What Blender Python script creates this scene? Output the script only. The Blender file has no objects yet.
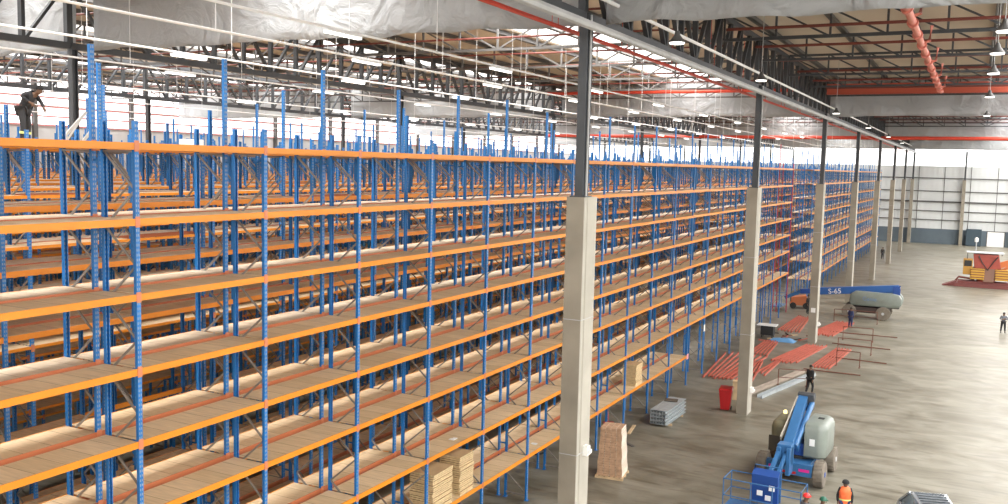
import bpy, bmesh, math, random
from mathutils import Vector, Matrix, Euler
random.seed(7)
PI = math.pi
D = bpy.data
C = bpy.context.scene.collection

# ------------------------------------------------------------------ materials
MATS = {}
def mat(name, col, rough=.55, metal=0., noise=0., nscale=3., emit=None, estr=1., bump=0., holes=False, spec=.5, trans=0.):
    m = D.materials.new(name); m.use_nodes = True
    nt = m.node_tree; N = nt.nodes; L = nt.links
    b = N['Principled BSDF']; out = N['Material Output']
    b.inputs['Base Color'].default_value = (*col, 1)
    b.inputs['Roughness'].default_value = rough
    b.inputs['Metallic'].default_value = metal
    b.inputs['Specular IOR Level'].default_value = spec
    if noise:
        g = N.new('ShaderNodeNewGeometry'); t = N.new('ShaderNodeTexNoise')
        t.inputs['Scale'].default_value = nscale; t.inputs['Detail'].default_value = 4
        L.new(g.outputs['Position'], t.inputs['Vector'])
        r = N.new('ShaderNodeMapRange'); r.inputs[1].default_value = .3; r.inputs[2].default_value = .7
        r.inputs[3].default_value = 1-noise; r.inputs[4].default_value = 1+noise
        L.new(t.outputs['Fac'], r.inputs[0])
        h = N.new('ShaderNodeHueSaturation'); h.inputs['Color'].default_value = (*col, 1)
        L.new(r.outputs[0], h.inputs['Value']); L.new(h.outputs[0], b.inputs['Base Color'])
        if bump:
            bp = N.new('ShaderNodeBump'); bp.inputs['Strength'].default_value = bump
            L.new(t.outputs['Fac'], bp.inputs['Height']); L.new(bp.outputs[0], b.inputs['Normal'])
    if emit:
        b.inputs['Emission Color'].default_value = (*emit, 1); b.inputs['Emission Strength'].default_value = estr
        m.cycles.emission_sampling = 'NONE'
    if trans:
        b.inputs['Transmission Weight'].default_value = trans
    if holes:       # punched slots down the face of a rack upright: two columns, 75 mm pitch
        tc = N.new('ShaderNodeTexCoord'); sp = N.new('ShaderNodeSeparateXYZ'); L.new(tc.outputs['Object'], sp.inputs[0])
        def mth(op, a, c, d=None):
            n = N.new('ShaderNodeMath'); n.operation = op
            for i, v in enumerate((a, c, d)):
                if v is None: continue
                if isinstance(v, (int, float)): n.inputs[i].default_value = v
                else: L.new(v, n.inputs[i])
            return n.outputs[0]
        z = mth('ABSOLUTE', mth('SUBTRACT', mth('FRACT', mth('DIVIDE', sp.outputs[2], .1), 0), .5), 0)
        y = mth('ABSOLUTE', sp.outputs[1], 0); y = mth('ABSOLUTE', mth('SUBTRACT', y, .024), 0)
        mask = mth('MULTIPLY', mth('LESS_THAN', z, .26), mth('LESS_THAN', y, .011))
        tr = N.new('ShaderNodeBsdfTransparent'); mx = N.new('ShaderNodeMixShader')
        df = N.new('ShaderNodeBsdfDiffuse'); df.inputs[0].default_value = (.55, .62, .70, 1); m2 = N.new('ShaderNodeMixShader'); m2.inputs[0].default_value = .5
        L.new(df.outputs[0], m2.inputs[1]); L.new(tr.outputs[0], m2.inputs[2])
        L.new(mask, mx.inputs[0]); L.new(b.outputs[0], mx.inputs[1]); L.new(m2.outputs[0], mx.inputs[2])
        L.new(mx.outputs[0], out.inputs['Surface'])
    MATS[name] = m
    return m

def node_mat(name): 
    m = D.materials.new(name); m.use_nodes = True; MATS[name] = m
    return m, m.node_tree.nodes, m.node_tree.links, m.node_tree.nodes['Principled BSDF']

BLUE = mat('rack_blue', (.005, .150, .45), .42, noise=.12, nscale=1.2, holes=True)
BLUE_FAR = mat('rack_blue_plain', (.005, .150, .45), .42, noise=.12, nscale=1.2)
REDPOST = mat('upright_red', (.42, .03, .07), .45)
ORANGE_SHADE = mat('beam_orange_shaded', (.50, .15, .06), .5)  # beams facing the back-to-back gap: shade put into a redder, darker orange
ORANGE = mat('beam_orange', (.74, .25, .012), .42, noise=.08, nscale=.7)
CONN = mat('connector_orange', (.60, .20, .09), .45)
GALV = mat('galvanised', (.27, .25, .23), .4, metal=.5, noise=.15, nscale=2)
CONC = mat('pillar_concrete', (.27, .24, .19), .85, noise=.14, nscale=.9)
CONC_LIT = mat('pillar_lit_side_conc', (.40, .375, .32), .8, noise=.08, nscale=1.1)  # paler copy for faces towards the open floor, side light painted in
STEEL = mat('dark_steel', (.05, .055, .062), .5, noise=.2, nscale=.8)
STEEL_L = mat('pale_steel', (.42, .42, .42), .5, noise=.15, nscale=.8)
STEEL_M = mat('mid_steel', (.085, .082, .08), .5, noise=.2, nscale=.8)
TAN = mat('roof_lining', (.56, .49, .41), .9, noise=.06, nscale=.3)
WHITEP = mat('white_conduit', (.85, .85, .85), .45)
REDP = mat('red_pipe', (.62, .06, .03), .45, noise=.1, nscale=1)
REDL = mat('red_duct', (.62, .20, .15), .55)
REDB = mat('red_bars', (.42, .10, .065), .5, noise=.12, nscale=1.5)
BROWN = mat('barrier_brown', (.15, .055, .035), .6)
GLOW = mat('skylight_glow', (.8, .8, .8), .6, emit=(1, .99, .97), estr=2.2)
GLOWW = mat('window_glow', (.8, .8, .8), .6, emit=(1, 1, 1), estr=2.0)
LAMP = mat('lamp_glow', (.9, .9, .9), .5, emit=(1, .98, .92), estr=3.0)
BLACK = mat('black_rubber', (.02, .02, .02), .7)
TYRE = mat('dusty_tyre', (.17, .145, .115), .85, noise=.2, nscale=3)
LIFTB = mat('lift_blue', (.035, .13, .30), .35, noise=.08, nscale=2)
LIFTB2 = mat('lift_blue_dark', (.02, .07, .28), .4)
LIFTG = mat('lift_hood_grey', (.19, .215, .19), .4, noise=.08, nscale=2)
LIFTK = mat('lift_hood_olive', (.16, .15, .09), .5, noise=.2, nscale=3)
MAGENTA = mat('decal_magenta', (.6, .02, .25), .5)
WHITE = mat('white_paint', (.82, .82, .80), .5)
GREYP = mat('grey_paint', (.45, .46, .47), .5)
REDBIN = mat('bin_red', (.38, .012, .015), .35)
SKIN = mat('skin', (.16, .085, .05), .6)
CL_BLACK = mat('cloth_black', (.018, .018, .02), .85)
CL_CHAR = mat('cloth_charcoal', (.035, .035, .038), .85)
CL_NAVY = mat('cloth_navy', (.02, .035, .11), .85)
CL_GREY = mat('cloth_grey', (.13, .14, .16), .85)
CL_ORANGE = mat('vest_orange', (.90, .17, .05), .6)
CL_HIVIS = mat('hivis_band', (.75, .80, .25), .5)
CL_GREEN = mat('helmet_green', (.01, .10, .06), .35)
CL_REDH = mat('helmet_red', (.75, .03, .03), .3)
HAIR = mat('hair', (.012, .01, .01), .8)
BOARD = mat('stacked_board', (.50, .34, .18), .8, noise=.1, nscale=2)
BOARD_E = mat('board_edge', (.66, .49, .27), .8, noise=.15, nscale=9)
BLOCKB = mat('brown_block', (.47, .30, .19), .85, noise=.2, nscale=6)
PLY = mat('pallet_wood', (.55, .40, .24), .85, noise=.15, nscale=4)
CARS = mat('car_silver', (.42, .46, .50), .25, metal=.6)
CARG = mat('car_glass', (.16, .20, .23), .06)
CRANE_R = mat('crane_red', (.27, .045, .028), .5, noise=.15, nscale=1.5)
CRANE_O = mat('crane_orange', (.48, .13, .035), .5)
CRANE_Y = mat('crane_yellow', (.42, .22, .04), .5)
CRANE_D = mat('crane_dark', (.16, .045, .04), .7)
YELLOW = mat('amber_lens', (.9, .75, .3), .3, emit=(1, .9, .5), estr=1.5)
TARP = mat('blue_tarp', (.12, .30, .55), .6)

# chipboard shelf decks: panels laid side by side across the bay
def deck_mat(name, c1, c2, c3):
    m, N, L, b = node_mat(name)
    g = N.new('ShaderNodeNewGeometry'); sp = N.new('ShaderNodeSeparateXYZ'); L.new(g.outputs['Position'], sp.inputs[0])
    dv = N.new('ShaderNodeMath'); dv.operation = 'DIVIDE'; dv.inputs[1].default_value = .627; L.new(sp.outputs[1], dv.inputs[0])
    fl = N.new('ShaderNodeMath'); fl.operation = 'FLOOR'; L.new(dv.outputs[0], fl.inputs[0])
    fr = N.new('ShaderNodeMath'); fr.operation = 'FRACT'; L.new(dv.outputs[0], fr.inputs[0])
    zf = N.new('ShaderNodeMath'); zf.operation = 'MULTIPLY'; zf.inputs[1].default_value = 13.7; L.new(sp.outputs[2], zf.inputs[0])
    xf = N.new('ShaderNodeMath'); xf.operation = 'FLOOR'; L.new(sp.outputs[0], xf.inputs[0])
    ad = N.new('ShaderNodeMath'); ad.operation = 'ADD'; L.new(zf.outputs[0], ad.inputs[0]); L.new(xf.outputs[0], ad.inputs[1])
    fz = N.new('ShaderNodeMath'); fz.operation = 'FLOOR'; L.new(ad.outputs[0], fz.inputs[0])
    cb = N.new('ShaderNodeCombineXYZ'); L.new(fl.outputs[0], cb.inputs[0]); L.new(fz.outputs[0], cb.inputs[1])
    wn = N.new('ShaderNodeTexWhiteNoise'); L.new(cb.outputs[0], wn.inputs[0])
    cr = N.new('ShaderNodeValToRGB'); L.new(wn.outputs[0], cr.inputs[0])
    cr.color_ramp.elements[0].color = (*c1, 1); cr.color_ramp.elements[1].color = (*c3, 1)
    e = cr.color_ramp.elements.new(.5); e.color = (*c2, 1)
    lt = N.new('ShaderNodeMath'); lt.operation = 'LESS_THAN'; lt.inputs[1].default_value = .03; L.new(fr.outputs[0], lt.inputs[0])
    mx = N.new('ShaderNodeMix'); mx.data_type = 'RGBA'; L.new(lt.outputs[0], mx.inputs[0]); L.new(cr.outputs[0], mx.inputs[6])
    mx.inputs[7].default_value = (c1[0]*.55, c1[1]*.5, c1[2]*.45, 1)
    n = N.new('ShaderNodeTexNoise'); n.inputs['Scale'].default_value = 5; n.inputs['Detail'].default_value = 5
    mp = N.new('ShaderNodeMapping'); mp.inputs['Scale'].default_value = (.35, 3, 1)
    L.new(g.outputs['Position'], mp.inputs[0]); L.new(mp.outputs[0], n.inputs['Vector'])
    mr = N.new('ShaderNodeMapRange'); mr.inputs[1].default_value = .3; mr.inputs[2].default_value = .7; mr.inputs[3].default_value = .88; mr.inputs[4].default_value = 1.1
    L.new(n.outputs['Fac'], mr.inputs[0])
    h = N.new('ShaderNodeHueSaturation'); L.new(mx.outputs[2], h.inputs['Color']); L.new(mr.outputs[0], h.inputs['Value'])
    L.new(h.outputs[0], b.inputs['Base Color']); b.inputs['Roughness'].default_value = .6
    return m
DECK = deck_mat('chipboard_deck', (.63, .465, .275), (.69, .515, .32), (.74, .565, .36))
DECK_LIT = deck_mat('chipboard_deck_lit', (.58, .45, .31), (.64, .52, .38), (.70, .59, .45))  # paler copy for upper second-row decks, aisle light put into the colour

# stacked boards: thin layered lines up the height
def layered(name, ca, cb_, pitch, diag=0.):
    m, N, L, b = node_mat(name)
    tc = N.new('ShaderNodeTexCoord'); sp = N.new('ShaderNodeSeparateXYZ'); L.new(tc.outputs['Object'], sp.inputs[0])
    s = N.new('ShaderNodeMath'); s.operation = 'MULTIPLY_ADD'; s.inputs[1].default_value = diag; L.new(sp.outputs[1], s.inputs[0]); L.new(sp.outputs[2], s.inputs[2])
    dv = N.new('ShaderNodeMath'); dv.operation = 'DIVIDE'; dv.inputs[1].default_value = pitch; L.new(s.outputs[0], dv.inputs[0])
    fr = N.new('ShaderNodeMath'); fr.operation = 'FRACT'; L.new(dv.outputs[0], fr.inputs[0])
    lt = N.new('ShaderNodeMath'); lt.operation = 'LESS_THAN'; lt.inputs[1].default_value = .35; L.new(fr.outputs[0], lt.inputs[0])
    mx = N.new('ShaderNodeMix'); mx.data_type = 'RGBA'; L.new(lt.outputs[0], mx.inputs[0])
    mx.inputs[6].default_value = (*ca, 1); mx.inputs[7].default_value = (*cb_, 1)
    L.new(mx.outputs[2], b.inputs['Base Color']); b.inputs['Roughness'].default_value = .8
    return m
HAZARD = layered('hazard_stripes', (.48, .27, .04), (.16, .05, .03), .3, 1.)
LAYER_W = layered('white_edged_blocks', (.80, .74, .64), (.48, .36, .26), .075, .8)

def floor_mat():
    m, N, L, b = node_mat('concrete_floor')
    g = N.new('ShaderNodeNewGeometry')
    def noise(scale, det, sc3, dist=0):
        mp = N.new('ShaderNodeMapping'); mp.inputs['Scale'].default_value = sc3; L.new(g.outputs['Position'], mp.inputs[0])
        t = N.new('ShaderNodeTexNoise'); t.inputs['Scale'].default_value = scale; t.inputs['Detail'].default_value = det; t.inputs['Distortion'].default_value = dist
        L.new(mp.outputs[0], t.inputs['Vector']); return t.outputs['Fac']
    a = noise(.55, 9, (.6, .9, 1), 1.0); c = noise(2.2, 8, (.22, 1.1, 1), 1.0); d = noise(.05, 3, (1, 1, 1))
    def ramp(src, p0, c0, p1, c1):
        r = N.new('ShaderNodeValToRGB'); L.new(src, r.inputs[0]); e = r.color_ramp.elements
        e[0].position = p0; e[0].color = (*c0, 1); e[1].position = p1; e[1].color = (*c1, 1); return r.outputs[0]
    base = ramp(a, .34, (.145, .132, .098), .66, (.240, .225, .180))
    st = ramp(c, .34, (.66, .63, .58), .52, (1.06, 1.06, 1.06))
    big = ramp(d, .35, (.86, .86, .86), .65, (1.08, 1.08, 1.1))
    def mul(x, y):
        mx = N.new('ShaderNodeMix'); mx.data_type = 'RGBA'; mx.blend_type = 'MULTIPLY'; mx.inputs[0].default_value = 1
        L.new(x, mx.inputs[6]); L.new(y, mx.inputs[7]); return mx.outputs[2]
    L.new(mul(mul(base, st), big), b.inputs['Base Color'])
    rr = N.new('ShaderNodeMapRange'); rr.inputs[1].default_value = .35; rr.inputs[2].default_value = .65; rr.inputs[3].default_value = .34; rr.inputs[4].default_value = .48; b.inputs['Specular IOR Level'].default_value = .3
    L.new(c, rr.inputs[0]); L.new(rr.outputs[0], b.inputs['Roughness'])
    return m
FLOOR = floor_mat()

def cladding(name, col, axis, pitch):
    m, N, L, b = node_mat(name)
    g = N.new('ShaderNodeNewGeometry'); sp = N.new('ShaderNodeSeparateXYZ'); L.new(g.outputs['Position'], sp.inputs[0])
    dv = N.new('ShaderNodeMath'); dv.operation = 'MULTIPLY'; dv.inputs[1].default_value = 2*PI/pitch; L.new(sp.outputs[axis], dv.inputs[0])
    sn = N.new('ShaderNodeMath'); sn.operation = 'SINE'; L.new(dv.outputs[0], sn.inputs[0])
    bp = N.new('ShaderNodeBump'); bp.inputs['Strength'].default_value = .35; bp.inputs['Distance'].default_value = .03
    L.new(sn.outputs[0], bp.inputs['Height']); L.new(bp.outputs[0], b.inputs['Normal'])
    n = N.new('ShaderNodeTexNoise'); n.inputs['Scale'].default_value = .15; L.new(g.outputs['Position'], n.inputs['Vector'])
    mr = N.new('ShaderNodeMapRange'); mr.inputs[1].default_value = .3; mr.inputs[2].default_value = .7; mr.inputs[3].default_value = .9; mr.inputs[4].default_value = 1.06
    L.new(n.outputs['Fac'], mr.inputs[0])
    h = N.new('ShaderNodeHueSaturation'); h.inputs['Color'].default_value = (*col, 1); L.new(mr.outputs[0], h.inputs['Value'])
    L.new(h.outputs[0], b.inputs['Base Color']); b.inputs['Roughness'].default_value = .5
    return m
CLAD_Y = cladding('cladding_far', (.62, .64, .64), 0, .9)
CLAD_X = cladding('cladding_side', (.50, .50, .50), 1, .9)
PLINTH = mat('plinth_slate', (.10, .13, .155), .7, noise=.1, nscale=.5)

def sheet_mat(name, col):
    m, N, L, b = node_mat(name)
    g = N.new('ShaderNodeNewGeometry')
    n = N.new('ShaderNodeTexNoise'); n.inputs['Scale'].default_value = .7; n.inputs['Detail'].default_value = 6; n.inputs['Distortion'].default_value = 1.5
    L.new(g.outputs['Position'], n.inputs['Vector'])
    bp = N.new('ShaderNodeBump'); bp.inputs['Strength'].default_value = 1.0; bp.inputs['Distance'].default_value = .45
    L.new(n.outputs['Fac'], bp.inputs['Height'])
    b.inputs['Base Color'].default_value = (*col, 1); b.inputs['Roughness'].default_value = .45
    L.new(bp.outputs[0], b.inputs['Normal'])
    tl = N.new('ShaderNodeBsdfTranslucent'); tl.inputs[0].default_value = (*col, 1)
    mx = N.new('ShaderNodeMixShader'); mx.inputs[0].default_value = .45
    L.new(b.outputs[0], mx.inputs[1]); L.new(tl.outputs[0], mx.inputs[2]); L.new(mx.outputs[0], N['Material Output'].inputs['Surface'])
    return m
SHEET = sheet_mat('curtain_sheet', (.53, .54, .55))

# ------------------------------------------------------------------ mesh helpers
class MB:
    def __init__(s): s.v = []; s.f = []; s.m = []
    def poly(s, vs, fs, mi=0, M=None):
        o = len(s.v)
        s.v += [tuple(M @ Vector(p)) if M else tuple(p) for p in vs]
        s.f += [tuple(i+o for i in f) for f in fs]; s.m += [mi]*len(fs); return s
    def box(s, a, b, mi=0, M=None):
        (x0, y0, z0), (x1, y1, z1) = a, b
        vs = [(x0,y0,z0),(x1,y0,z0),(x1,y1,z0),(x0,y1,z0),(x0,y0,z1),(x1,y0,z1),(x1,y1,z1),(x0,y1,z1)]
        return s.poly(vs, [(0,3,2,1),(4,5,6,7),(0,1,5,4),(1,2,6,5),(2,3,7,6),(3,0,4,7)], mi, M)
    def hexa(s, bot, top, mi=0, M=None):
        return s.poly(list(bot)+list(top), [(0,3,2,1),(4,5,6,7),(0,1,5,4),(1,2,6,5),(2,3,7,6),(3,0,4,7)], mi, M)
    def bar(s, p, q, w, h=None, mi=0, M=None):
        h = h or w; p = Vector(p); q = Vector(q); d = (q-p).normalized()
        up = Vector((0,0,1)) if abs(d.z) < .95 else Vector((0,1,0))
        a = d.cross(up).normalized()*w/2; b = a.cross(d).normalized()*h/2
        vs = [p-a-b, p+a-b, p+a+b, p-a+b, q-a-b, q+a-b, q+a+b, q-a+b]
        return s.poly([tuple(x) for x in vs], [(0,3,2,1),(4,5,6,7),(0,1,5,4),(1,2,6,5),(2,3,7,6),(3,0,4,7)], mi, M)
    def tube(s, pts, r, n=8, mi=0, cap=True, M=None):
        pts = [Vector(p) for p in pts]; rs = r if isinstance(r, (list, tuple)) else [r]*len(pts)
        vs = []; fs = []; prev = None
        for i, p in enumerate(pts):
            d = (pts[min(i+1, len(pts)-1)] - pts[max(i-1, 0)]).normalized()
            up = Vector((0,0,1)) if abs(d.z) < .9 else Vector((1,0,0))
            a = d.cross(up).normalized(); b = a.cross(d).normalized()
            for k in range(n):
                t = 2*PI*k/n; vs.append(tuple(p + (a*math.cos(t)+b*math.sin(t))*rs[i]))
        for i in range(len(pts)-1):
            for k in range(n):
                fs.append((i*n+k, i*n+(k+1)%n, (i+1)*n+(k+1)%n, (i+1)*n+k))
        if cap: fs.append(tuple(range(n))[::-1]); fs.append(tuple(range((len(pts)-1)*n, len(pts)*n)))
        return s.poly(vs, fs, mi, M)
    def lathe(s, prof, n=20, mi=0, M=None):       # prof: (r, z)
        vs = []; fs = []
        for r, z in prof:
            for k in range(n):
                t = 2*PI*k/n; vs.append((r*math.cos(t), r*math.sin(t), z))
        for i in range(len(prof)-1):
            for k in range(n): fs.append((i*n+k, i*n+(k+1)%n, (i+1)*n+(k+1)%n, (i+1)*n+k))
        fs.append(tuple(range(n))[::-1]); fs.append(tuple(range((len(prof)-1)*n, len(prof)*n)))
        return s.poly(vs, fs, mi, M)
    def prism(s, out, axis, a, b, mi=0, M=None):  # outline (u,v) extruded along axis 'x','y' or 'z'
        def P(u, v, w): return {'x': (w, u, v), 'y': (u, w, v), 'z': (u, v, w)}[axis]
        n = len(out); vs = [P(u, v, a) for u, v in out] + [P(u, v, b) for u, v in out]
        fs = [tuple(range(n))[::-1], tuple(range(n, 2*n))] + [(i, (i+1)%n, n+(i+1)%n, n+i) for i in range(n)]
        return s.poly(vs, fs, mi, M)
    def mesh(s, name, mats, smooth=False, bevel=0):
        me = D.meshes.new(name); me.from_pydata(s.v, [], s.f)
        for m in (mats if isinstance(mats, (list, tuple)) else [mats]): me.materials.append(m)
        me.polygons.foreach_set('material_index', s.m)
        bm = bmesh.new(); bm.from_mesh(me)
        if bevel: bmesh.ops.bevel(bm, geom=bm.edges[:], offset=bevel, segments=2, affect='EDGES', profile=.5, clamp_overlap=True)
        bmesh.ops.recalc_face_normals(bm, faces=bm.faces[:]); bm.to_mesh(me); bm.free()
        if smooth:
            me.polygons.foreach_set('use_smooth', [True]*len(me.polygons)); me.set_sharp_from_angle(angle=math.radians(38))
        me.update(); return me
def obj(name, me, parent=None, loc=(0,0,0), rot=(0,0,0), scale=None):
    o = D.objects.new(name, me); C.objects.link(o); o.parent = parent; o.location = loc; o.rotation_euler = rot
    if scale: o.scale = scale
    return o
def B(name, mb, mats, parent=None, loc=(0,0,0), rot=(0,0,0), smooth=False, bevel=0):
    return obj(name, mb.mesh(name, mats, smooth, bevel), parent, loc, rot)
def tag(o, label, cat, group=None, kind=None):
    o['label'] = label; o['category'] = cat
    if group: o['group'] = group
    if kind: o['kind'] = kind
    return o
def thing(name, label, cat, loc=(0,0,0), rz=0, group=None):
    o = D.objects.new(name, None); C.objects.link(o); o.location = loc; o.rotation_euler = (0,0,rz); o.empty_display_size = .3
    return tag(o, label, cat, group)
def struct(o): o['kind'] = 'structure'; return o
def copy_tree(o, parent=None):
    c = o.copy(); C.objects.link(c)
    if parent: c.parent = parent
    for ch in list(o.children): copy_tree(ch, c)
    return c

# ------------------------------------------------------------------ key measures
H = 13.25
XR, BAY, Y0 = -14.97, 3.7623, 13.03
LV = [13.4455, 11.9205, 10.383, 8.8415, 7.3176, 5.779, 3.745, 1.781]
XP, YP = -10.286, 25.378
XL, XRT, YN, YF, ZR = -79.0, 35.0, -22.0, 194.4, 20.6
LINES = [-55.7, -33.0]

# ------------------------------------------------------------------ the setting
struct(B('floor', MB().box((XL, YN, -.2), (XRT, YF, 0)), FLOOR))
# left wall: block base, window band, cladding above
struct(B('wall_left', MB().box((XL-.3, YN, 0), (XL, YF, 15.9)).box((XL-.3, YN, 20.3), (XL, YF, ZR)), CLAD_X))
w = struct(B('window_1', MB().box((XL-.2, YN, 15.9), (XL-.1, YF, 20.3)), GLOWW))
f = MB()
for z in (15.95, 16.8, 17.7, 18.6, 19.5, 20.25): f.bar((XL+.1, YN, z), (XL+.1, YF, z), .14)
B('window_frame', f, mat('rail_glare_red', (.50, .20, .20), .6), w)  # red rails, window glare mixed into their pinkish colour
for k in range(18):
    struct(B('trim_%d' % (k+1), MB().box((XL+.0, -.2, 0), (XL+.35, .2, ZR-.1)), STEEL_M, None, (0, 1.4+k*11.1, 0)))
# far wall
struct(B('wall_far', MB().box((XL, YF, 2.9), (XRT, YF+.3, 14.9)).box((XL, YF, 18.1), (XRT, YF+.3, ZR)), CLAD_Y))
struct(B('baseboard_far', MB().box((XL, YF-.05, 0), (XRT, YF+.3, 2.9)), PLINTH))
struct(B('window_2', MB().box((XL, YF+.1, 14.9), (XRT, YF+.2, 18.1)), GLOWW))
f = MB()
for z in (4.6, 6.3, 8.1, 10.1, 12.6): f.bar((XL, YF-.12, z), (XRT, YF-.12, z), .16 if z != 8.1 else .3)
for k in range(24): f.bar((XL+4.5*k+2, YF-.06, 2.9), (XL+4.5*k+2, YF-.06, 14.9), .1)
struct(B('trim_30', f, STEEL_M))
# right and near walls (behind and beside the camera)
struct(B('wall_right', MB().box((XRT, YN, 0), (XRT+.3, YF, 13)).box((XRT, YN, 19), (XRT+.3, YF, ZR)), CLAD_X))
struct(B('window_fill_3', MB().box((XRT+.1, YN, 13), (XRT+.2, YF, 19)), GLOWW))  # unseen window band, added as fill for the rack fronts
struct(B('wall_near', MB().box((XL, YN-.3, 0), (XRT, YN, 12)).box((XL, YN-.3, 19), (XRT, YN, ZR)), CLAD_Y))
struct(B('window_4', MB().box((XL, YN-.2, 12), (XRT, YN-.1, 19)), GLOWW))
# roof sheets with translucent strips between them
STR = [(-76, -72.6), (-66.5, -63), (-57.2, -53.6), (-47.5, -44), (-38, -34.5), (-22.9, -18.6), (2.2, 7.2), (16, 21), (27, 32)]  # last three strips unseen, added to light the floor and rack fronts
roof = MB(); x = XL
for a, b in STR: roof.box((x, YN, ZR-.1), (a, YF, ZR+.1)); x = b
roof.box((x, YN, ZR-.1), (XRT, YF, ZR+.1))
ceil = struct(B('ceiling', roof, TAN))
sky = MB()
for a, b in STR: sky.box((a, YN, ZR), (b, YF, ZR+.08))
struct(B('window_5', sky, GLOW))
pl = MB().box((-.07, YN, 0), (.07, YF, .22)).box((-.14, YN, 0), (.14, YF, .03)).mesh('purlin', STEEL_M)
for k in range(34):
    xx = XL+1.3+k*3.4
    obj('purlin', pl, ceil, (xx, 0, ZR-.35))

# ------------------------------------------------------------------ roof steel
ZB, ZT = 17.5, 20.2
def jack_mesh():
    m = MB(); L_ = 23.9
    m.bar((0,0,ZB+.12), (0,L_,ZB+.12), .3, .26).bar((0,0,ZT-.1), (0,L_,ZT-.1), .3, .22)
    n = 12
    for k in range(n+1):
        y = L_*k/n; m.bar((0,y,ZB+.1), (0,y,ZT-.1), .22, .16)
        if k < n: m.bar((0,y+.05,ZT-.1), (0,y+L_/n,ZB+.1), .16, .12) if k < n/2 else m.bar((0,y+.05,ZB+.1), (0,y+L_/n,ZT-.1), .16, .12)
    return m.mesh('girder', STEEL)
JACK = jack_mesh()
for xi, X in enumerate(LINES + [XP-.25, 12.4]):
    for k in range(8):
        o = obj('roof_girder', JACK, None, (X, 1.45+24*k, 0))
        tag(o, {2: 'dark steel lattice girder running along the top of the concrete pillar line', 3: 'dark steel lattice girder over the open floor'}.get(xi,
            'dark steel lattice girder crossing high above the racking'), 'roof girder', 'roof girders %s' % ['inside the racking','inside the racking','on the pillar line','over the open floor'][xi])
def lat_mesh(span, m1):
    m = MB(); n = 10
    zb, zt = 19.0, 20.15
    m.bar((0,0,zb), (span,0,zb), .11, .12).bar((0,0,zt), (span,0,zt), .11, .13)
    for k in range(n+1):
        x = span*k/n; m.bar((x,0,zb), (x,0,zt), .09)
        if k < n:
            if k < n/2: m.bar((x,0,zt), (x+span/n,0,zb), .08)
            else: m.bar((x,0,zb), (x+span/n,0,zt), .08)
    return m.mesh('truss', m1)
spans = [(XL+.4, -55.9), (-55.5, -33.2), (-32.8, XP-.45), (XP-.05, 12.2), (12.6, XRT-.1)]
STEEL_T = mat('truss_grey', (.13, .125, .12), .5)
LAT = [lat_mesh(b-a, STEEL_M if i < 2 else (STEEL_T if i == 2 else STEEL)) for i, (a, b) in enumerate(spans)]
for k in range(25):
    y = 1.4+8*k
    if k in (1, 2, 3): continue
    for i, (a, b) in enumerate(spans):
        if i == 4 and k > 8: continue
        o = obj('roof_truss', LAT[i], None, (a, y, 0))
        tag(o, ['grey roof truss above the racking beside the far side wall', 'grey roof truss above the middle of the racking',
                'pale grey roof truss over the racking beside the concrete pillars', 'dark roof truss crossing above the open floor', 'dark roof truss over the open floor, outermost bay'][i],
            'roof truss', 'roof trusses span %s' % 'abcde'[i])

# ------------------------------------------------------------------ pillars
def column(X, Y, concrete, label, group=None):
    t = thing('concrete_column' if concrete else 'steel_column', label, 'column', (X, Y, 0), 0, group)
    top = 12.33
    if concrete:
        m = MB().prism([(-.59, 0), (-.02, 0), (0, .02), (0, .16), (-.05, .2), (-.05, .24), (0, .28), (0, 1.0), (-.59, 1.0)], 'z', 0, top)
        me = m.mesh('shaft', [CONC, CONC_LIT])
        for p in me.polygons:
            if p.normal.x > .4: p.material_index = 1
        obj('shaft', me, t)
        j = MB()
        for z in (4.4, 8.6): j.box((-.60, -.006, z), (.006, 1.006, z+.025))
        B('joint_band', j, STEEL_L, t)
    else:
        B('shaft', MB().box((-.35, 0, 0), (-.05, .3, top)), STEEL_M, t)
    z0, z1 = top, ZB+.2
    d_ = .46 if concrete else .30
    s = MB().box((-.36, .05, z0), (-.10, .09, z1)).box((-.36, d_, z0), (-.10, d_+.04, z1)).box((-.25, .09, z0), (-.21, d_, z1))
    s.box((-.5, 0, z0), (0, .55, z0+.04))
    B('steel_post', s, STEEL, t)
    if concrete: B('downpipe', MB().tube([(-.05, .2, z0), (-.05, .2, z1)], .04, 8), STEEL_L, t, smooth=True)
    return t
PL = ['nearest concrete pillar, tall stack of blocks and stored boards behind its foot', 'second concrete pillar of the line, red wheelie bin at its foot',
      'third concrete pillar, standing among the piles of red bars', 'fourth concrete pillar, behind the long blue boom lift',
      'fifth concrete pillar along the racking', 'sixth concrete pillar along the racking', 'seventh concrete pillar along the racking', 'last concrete pillar of the line, near the far wall']
pillars = []
for i in range(8):
    y = YP+24*i if i < 7 else YF-1.3
    pillars.append(column(XP+(.13 if i in (1, 2) else 0), y, True, PL[i]))
for i in range(8):
    for X in LINES:
        column(X+.25, YP+24*i if i < 7 else YF-1.3, False, 'dark steel column rising out of the racking to the roof', 'columns inside the racking')
for k, X in enumerate((-1.3, 7.4, 16.0)):
    column(X, YF-1.25, True, ['concrete pillar against the far wall, left of the dark cabinet', 'concrete pillar against the far wall, beside the white door', 'concrete pillar against the far wall, outermost'][k])
for k in range(3):
    jb = MB().box((0, .02, 0), (.16, .26, .3)).box((.16, .05, .08), (.24, .2, .2))
    B('junction_box', jb, WHITE, pillars[k], (.0, .45, (4.3, 1.15, 1.3)[k]))
    if k == 2: B('notice', MB().box((-.45, -.02, 2.4), (-.12, -.004, 2.75)), WHITE, pillars[k], (0, 0, 0) if k == 2 else (0, 0, -.3))

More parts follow.
